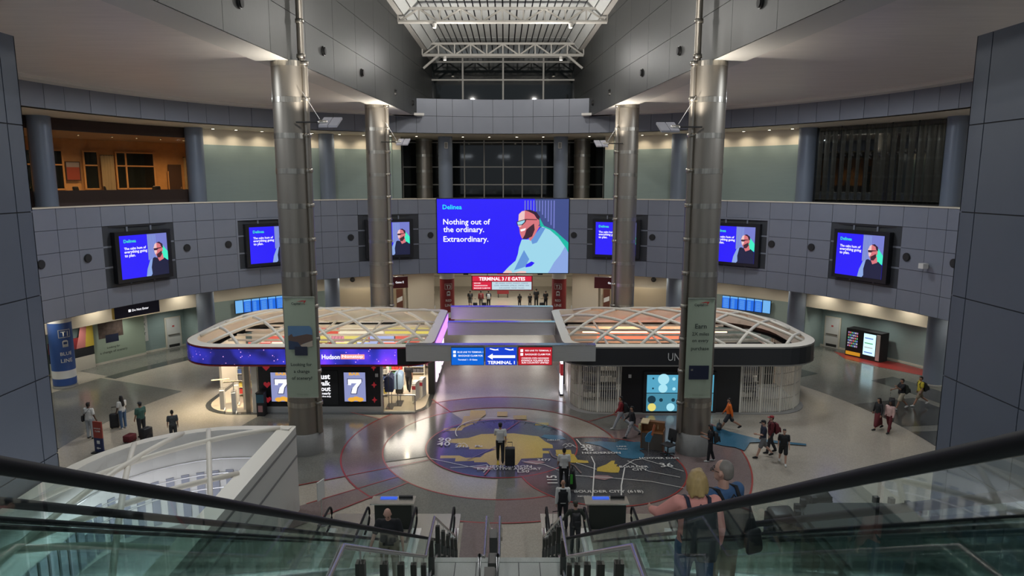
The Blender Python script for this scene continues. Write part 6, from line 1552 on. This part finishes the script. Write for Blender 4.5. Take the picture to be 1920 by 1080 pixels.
    if hat:
        Q = MB(); hull(Q, (hx((0, -.015, .07)), (.092, .108, .06)), (hx((0, -.015, .04)), (.09, .105, .03))); finish(Q, 'cap', hat, .014, 1)
        Q = MB(); hull(Q, (hx((-.05, .10, .045)), (.03, .03, .008)), (hx((.05, .10, .045)), (.03, .03, .008)), (hx((0, .16, .035)), (.04, .02, .007))); Q.obj('cap_peak', hat, t, smooth=True)
    return t, J, s, T


def backpack(p, label, m, big=1.0, strap=BLACK_):
    t0, J, s, T = p
    o = thing('backpack', label, 'backpack', t0.location, t0.rotation_euler[2])

    def w(x, y, z): v = T((x, y, z)); return (v.x * s, v.y * s, v.z * s)
    b = MB(); d = .24 * big
    b.hull((w(-.10 * big, -.17, 1.36), (.05, .04, .07)), (w(.10 * big, -.17, 1.36), (.05, .04, .07)), (w(-.11 * big, -.19, .98), (.06, .05, .06)), (w(.11 * big, -.19, .98), (.06, .05, .06)), (w(-.08 * big, -.17 - d * .6, 1.08), (.06, .05, .08)), (w(.08 * big, -.17 - d * .6, 1.08), (.06, .05, .08)), (w(0, -.17 - d * .4, 1.34), (.09, .05, .06)))
    b.obj('pack_body', m, o, smooth=True)
    b = MB(); b.hull((w(-.06, -.17 - d * .85, 1.18), (.04, .03, .05)), (w(.06, -.17 - d * .85, 1.18), (.04, .03, .05)), (w(-.06, -.17 - d * .95, 1.04), (.04, .03, .05)), (w(.06, -.17 - d * .95, 1.04), (.04, .03, .05))); b.obj('front_pocket', m, o, smooth=True)
    for sg in (-1, 1): MB().tube([w(sg * .10, -.15, 1.38), w(sg * .115, -.06, 1.485), w(sg * .115, .06, 1.46), w(sg * .12, .14, 1.34), w(sg * .14, .12, 1.18), w(sg * .15, -.1, 1.04)], .022 * s, 6, flat=.5).obj('strap', strap, o, smooth=True)
    MB().tube([w(-.03, -.16, 1.42), w(0, -.16, 1.46), w(.03, -.16, 1.42)], .008, 6).obj('grab_loop', strap, o)
    return o


def suitcase(label, loc, rz, m, wd=.42, dp=.26, hh=.62, handle=.45):
    o = thing('suitcase', label, 'suitcase', loc, R_(rz))
    q = .05; b = MB(); b.hull(*[((x * (wd / 2 - q), y * (dp / 2 - q), z), (q, q, q)) for x in (-1, 1) for y in (-1, 1) for z in (.1, hh - q + .05)]); b.obj('shell', m, o, smooth=True)
    MB().box(-wd * .35, wd * .35, -dp / 2 - .015, -dp / 2 + .02, .15, hh * .55).obj('front_pocket', m, o)
    if handle:
        for x in (-.1, .1): MB().tube([(x, dp / 2 - .05, hh), (x, dp / 2 - .05, hh + handle)], .009, 6).obj('handle_tube', M['rail'], o)
        MB().tube([(-.11, dp / 2 - .05, hh + handle), (.11, dp / 2 - .05, hh + handle)], .016, 6).obj('handle_grip', M['rubber'], o)
    for x in (-1, 1):
        for y in (-1, 1): MB().tube([(x * (wd / 2 - .07) - .012, y * (dp / 2 - .06), .025), (x * (wd / 2 - .07) + .012, y * (dp / 2 - .06), .025)], .025, 10).obj('wheel', M['rubber'], o)
    return o


BPK = mat('pack_black', (.012, .012, .013), .6); CASE = mat('case_black', (.012, .012, .014), .5)
# centre of the floor
person('pilot in white short-sleeved shirt and cap walking away across the floor map', (-.04, 28.63, .06), 0, 1.80, 'skin2', WHITE_, 'short', BLACK_, hair=HBLACK, hat=BLACK_, arms=((.5, 1.0), (-.25, .1)), stride=.22)
suitcase('black upright suitcase trailed by the pilot on the floor map', (.38, 28.15, .06), 0, CASE, .44, .3, .8, .25)
person('woman in white blouse with dark updo behind the vested man', (2.54, 26.03, .06), 0, 1.68, 'skin2', WHITE_, 'short', BLACK_, hair=HBLACK, hairstyle='bun', stride=.15, build=1.08, arms=((.2, .5), (-.1, .3)))
o = thing('tote_bag', 'black tote bag with green stripe beside the woman in white blouse', 'bag', (2.86, 25.8, .06)); MB().hull(((-.08, 0, .15), (.1, .16, .1)), ((.08, 0, .15), (.1, .16, .1)), ((0, 0, .85), (.09, .2, .08))).obj('body', BPK, o, smooth=True); MB().box(-.1, .0, -.2, -.17, .35, .75).obj('green_stripe', cloth('lime', (.06, .36, .04)), o); MB().tube([(0, -.1, .9), (0, 0, 1.05), (0, .1, .9)], .012, 6).obj('handle', M['rubber'], o)
person('bald man in black waistcoat over white shirt leaving the escalator', (2.24, 22.97, .03), 0, 1.76, 'skin2', WHITE_, 'long', BLACK_, hairstyle='bald', vest=BLACK_, arms=((-.15, .1), (.1, .2)), stride=.2)
suitcase('small black roller bag behind the man in black waistcoat', (1.95, 22.2, .03), 15, CASE, .36, .26, .42, .5)
p = person('person in dark green jacket and cap stepping off the escalator', (2.52, 21.35, .03), 5, 1.74, 'skin1', OLIVE, 'long', CHARC, hair=HBROWN, hat=OLIVE, arms=((.35, .3), (.35, .3)), abd=.45, nod=.2); backpack(p, 'black backpack on the person in dark green jacket', BPK)
person('bald man in black t-shirt riding up the inner left escalator', (-2.3, 13.55, 3.75), 180, 1.78, 'skin1', BLACK_, 'short', KHAKI, hairstyle='bald', arms=((.1, .3), (.5, .4)), abd=.3, build=1.12, nod=.5, lean=.12, vox=.010)
# couple on the right escalator
p = person('blond woman in pink sweatshirt holding the right escalator handrail', (2.02, 6.2, 7.93), 0, 1.62, 'skin1', PINK_, 'long', DENIM, hair=HBLOND, hairstyle='bob', shoes=WHITE_, arms=((.5, .2), (-.1, .5)), abd=.2, vox=.008, build=1.08, reach=(0, (-.36, .30, 1.08)), stride=.12); backpack(p, 'dark backpack on the blond woman in pink', mat('pack_grey', (.03, .032, .035), .7), 1.15, NAVY_)
p = person('grey-haired man in blue shirt looking left on the right escalator', (2.42, 6.65, 7.68), 24, 1.78, 'skin1', DBLUE, 'long', KHAKI, hair=HGREY, hairstyle='balding', arms=((.1, .5), (.1, .5)), turn=.5, vox=.008, build=1.12, glasses=True); backpack(p, 'large black backpack on the grey-haired man in blue', BPK, 1.3)
# right side of the hall
p = person('person in red jacket and grey trousers walking left past the dark shop', (5.95, 32.75, .03), 82, 1.76, 'skin2', RED_, 'long', LGREY, stride=.42, shoes=WHITE_, arms=((.4, .3), (-.4, .3))); backpack(p, 'black backpack on the person in red jacket', BPK)
person('woman in black with boldly patterned leggings walking left', (6.3, 31.6, .03), 95, 1.62, 'skin2', BLACK_, 'long', PATT, hair=HBLACK, stride=.42, arms=((-.3, .3), (.4, .4)), build=1.05)
suitcase('small yellow and white striped bag behind the woman in patterned leggings', (6.9, 32.0, .03), 20, mat('case_yellow', (.40, .38, .20), .5, noise=.9, scale=5), .36, .24, .5, .3)
person('man in bright orange top and dark shorts striding left', (11.3, 32.55, .02), 78, 1.76, 'skin2', ORANGE_, 'long', CHARC, 'shorts', stride=.5, arms=((-.35, .2), (.3, .3)))
o = thing('duffel_bag', 'black duffel bag carried by the man in orange', 'bag', (10.75, 32.3, .1), R_(70)); MB().hull(((-.22, 0, .22), (.13, .13, .13)), ((.22, 0, .22), (.13, .13, .13))).obj('body', BPK, o, smooth=True); MB().tube([(-.15, 0, .35), (0, 0, .58), (.15, 0, .35)], .013, 6).obj('handle', M['rubber'], o)
p = person('woman in black looking at her phone beside the nearer right column', (9.25, 28.75, .02), 75, 1.70, 'skin2', BLACK_, 'short', BLACK_, hair=HBLACK, hairstyle='long', shoes=WHITE_, arms=((.35, 1.5), (.35, 1.5)), stride=.12, nod=.35); backpack(p, 'black backpack on the woman looking at her phone', BPK)
p = person('man in navy top and grey shorts with cap checking his phone', (11.75, 29.2, .01), 85, 1.80, 'skin1', NAVY_, 'short', GREY_, 'shorts', hat=BLACK_, stride=.35, arms=((.4, 1.3), (-.1, .4)), nod=.3)
p = person('person in maroon hidden behind the man in navy top', (12.3, 29.75, .01), 85, 1.78, 'skin1', MAROON, 'long', CHARC, hair=HBLACK, hat=RED_, stride=.2); backpack(p, 'maroon backpack on the person behind the man in navy', MAROON)
person('boy in black t-shirt and shorts with white shoes', (12.38, 28.5, .01), 165, 1.62, 'skin1', BLACK_, 'short', BLACK_, 'shorts', shoes=WHITE_, stride=.25, hair=HBLACK)
person('woman in black jacket over a long red skirt at far right', (18.8, 32.7, .02), 100, 1.66, 'skin2', BLACK_, 'long', MAROON, 'dress', hair=HBLACK, hairstyle='long', stride=.3, abd=.4)
person('woman in blush sweatshirt and maroon trousers at far right', (19.15, 32.3, .02), 120, 1.64, 'skin3', BLUSH, 'long', MAROON, hair=HBLACK, hairstyle='long', stride=.25, shoes=BLACK_)
p = person('man in black t-shirt and pale shorts at far right, phone raised', (21.7, 35.75, .02), 88, 1.76, 'skin2', BLACK_, 'short', TAN_, 'shorts', shoes=WHITE_, stride=.35, arms=((.8, 1.4), (.5, .7)), build=1.12); backpack(p, 'olive backpack on the man in pale shorts', OLIVE, 1.1)
suitcase('black suitcase rolled beside the man in pale shorts', (20.9, 35.2, .02), 60, CASE, .44, .3, .75, .35)
p = person('man in yellow t-shirt and tan shorts at far right', (23.05, 36.3, .02), 88, 1.76, 'skin2', YELLOW_, 'short', KHAKI, 'shorts', shoes=WHITE_, stride=.45, hair=HBLACK); backpack(p, 'round black backpack on the man in yellow', BPK, 1.15)
# left side of the hall
person('man in white t-shirt seen from behind at left', (-19.85, 31.5, .02), -10, 1.80, 'skin3', WHITE_, 'short', LGREY, hair=HBLACK, arms=((.1, .6), (-.1, .4)), abd=.3, build=1.12)
o = thing('shoulder_bag', 'black shoulder bag slung on the man in white t-shirt', 'bag', (-19.85, 31.5, .02), R_(-10)); MB().hull(((-.26, -.1, .95), (.06, .1, .1)), ((-.26, -.1, 1.12), (.06, .09, .06))).obj('body', BPK, o, smooth=True); MB().tube([(-.25, -.14, 1.1), (-.05, -.16, 1.3), (.11, -.06, 1.53), (.1, .1, 1.46), (-.1, .16, 1.25), (-.25, .08, 1.1)], .018, 6, flat=.5).obj('strap', BLACK_, o)
person('woman in white top and jeans with long dark hair at left', (-19.05, 32.9, .0), 65, 1.70, 'skin3', WHITE_, 'short', DENIM, hair=HBLACK, hairstyle='long', arms=((.1, .3), (.15, .4)), shoes=WHITE_)
suitcase('black suitcase standing by the woman in jeans', (-19.5, 32.95, .0), 20, CASE, .42, .28, .72, .35)
person('man in green shirt and dark cap waiting with luggage at left', (-17.5, 31.75, .0), 60, 1.76, 'skin2', GREEN_, 'short', CHARC, hat=CHARC, arms=((.1, .3), (.1, .3)), build=1.1)
suitcase('black duffel-topped suitcase by the man in green shirt', (-17.0, 31.2, .0), 70, CASE, .5, .34, .62, 0)
suitcase('dark red suitcase lying low by the man in green shirt', (-17.75, 31.1, .0), 80, MAROON, .5, .4, .32, 0)
person('person in dark patterned top behind the white enclosure rim', (-15.6, 31.0, .0), 30, 1.60, 'skin2', mat('cloth_dark_print', (.06, .065, .07), .85, noise=.8, scale=14), 'short', CHARC, hair=HBLACK, hairstyle='bun')
# shop and the far corridor
person('shopper in black t-shirt walking into the lit shop', (-5.5, 38.9, .04), -5, 1.78, 'skin2', BLACK_, 'short', BLACK_, stride=.3, hair=HBLACK, arms=((.3, .2), (-.3, .2)), shoes=BLACK_, build=1.1)
suitcase('black suitcase rolled by the shopper in the lit shop', (-6.0, 38.5, .04), 0, CASE, .44, .3, .95, .2)
for x, tp, bt, lg_, lab, pk in ((-3.25, BLACK_, GREY_, 'shorts', 'black top and grey shorts', BPK), (-2.2, RED_, GREY_, 'long', 'red top', mat('pack_red', (.12, .02, .02), .6)), (-1.45, NAVY_, BLACK_, 'long', 'navy top', LGREY)):
    p = person('distant traveller in %s walking to the gates' % lab, (x, 66, 0), 0, 1.75, 'skin2', tp, 'long' if tp is RED_ else 'short', bt, lg_, stride=.25, vox=.02); backpack(p, 'backpack on the distant traveller in ' + lab, pk)
for x, y, lab, hh in ((1.6, 66.2, 'dark-haired distant traveller sitting in the gate corridor', 1.40), (2.62, 66.2, 'distant traveller in black bending beside the tall one', 1.42), (3.25, 66.5, 'tall distant traveller standing in black', 1.86), (4.15, 66, 'distant traveller in black beside the right maroon column', 1.72)):
    person(lab, (x, y, 0), 10, hh, 'skin2', BLACK_, 'short', BLACK_, hairstyle='long' if x < 2 else 'short', stride=.05, vox=.02)
for i, x in enumerate((-2.75, -1.85, 3.75)): suitcase('small dark suitcase beside the distant travellers, %s from the left' % ('first', 'second', 'third')[i], (x, 65.7, 0), 0, CASE, .42, .26, .55, .4)

# ================================================================== SUB-PARTS: pieces that belong to a part go under it


def under(child, part):
    m_ = wmat(child.parent) @ child.matrix_parent_inverse
    child.matrix_parent_inverse = wmat(part).inverted() @ m_; child.parent = part


RULES = {'wall_display': ('bezel', ('picture', 'light_bar', 'teal', 'jacket', 'neck', 'face', 'beard', 'hair', 'glasses', 'lettering')),
         'video_wall': ('picture_ground', ('picture_backdrop', 'light_bar', 'teal', 'shirt', 'sleeve', 'hand', 'neck', 'face', 'beard', 'smile', 'hair', 'glasses', 'lens', 'lettering')),
         'suitcase': ('shell', ('front_pocket',)), 'backpack': ('pack_body', ('front_pocket', 'grab')), 'service_door': ('leaf', ('push_bar', 'red_notice', 'kick')),
         'person': ('cap', ('cap_peak',)), 'vending_machine': ('cabinet', ('amber',)), 'flight_screen': ('display', ('heading', 'text_row')),
         'steel_column': ('conduit', ('clamp',)), 'column_banner': ('sheet', ('photo', 'card', 'lettering', 'swoosh')), 'shop_shelf': ('shelf_board', ('goods',)), 'direction_sign': ('field', ('lettering', 'symbol', 'arrow', 'plane')),
         'gate_sign': ('sign_box', ('red_field', 'pale_field', 'lettering')), 'hanging_sign': ('sign_box', ('lettering', 'symbol', 'edge')),
         'column_wrap': ('field', ('lettering', 'frame_line', 'train')), 'poster_wall': ('panel', ('photo', 'card', 'lettering')), 'roof_spotlight': ('housing', ('lens',)), 'waste_bin': ('body', ('slat',))}
KRULE = {'black_wall': ('heart', 'diamond', 'switch_plate'), 'slot_display': (), 'display_frame': ('display_tile', 'picture_disc'), 'fascia': ('video_fascia', 'fascia_tag', 'trim_line'), 'roof_arch': ()}
for o in list(COL.objects):
    if o.parent is not None or o.type != 'EMPTY': continue
    base = o.name.split('.')[0]; kids = [c for c in COL.objects if c.parent is o] if base in RULES or base == 'retail_kiosk' else []
    if base in RULES:
        pn, subs = RULES[base]; parts = [c for c in kids if c.name.split('.')[0] == pn]
        if parts:
            for c in kids:
                n = c.name.split('.')[0]
                if n != pn and any(n.startswith(q) for q in subs): under(c, parts[0])
    if base == 'retail_kiosk':
        for pn, subs in KRULE.items():
            parts = [c for c in kids if c.name.split('.')[0] == pn]
            for c in kids:
                if parts and c.name.split('.')[0] in subs: under(c, parts[0])
        slots = [c for c in kids if c.name.split('.')[0] == 'slot_display']
        for c in kids:
            n = c.name.split('.')[0]
            if slots and n in ('slot_field', 'seven', 'coin'):
                cx = sum(v.co.x for v in c.data.vertices) / len(c.data.vertices)
                under(c, min(slots, key=lambda q: abs(sum(v.co.x for v in q.data.vertices) / len(q.data.vertices) - cx)))
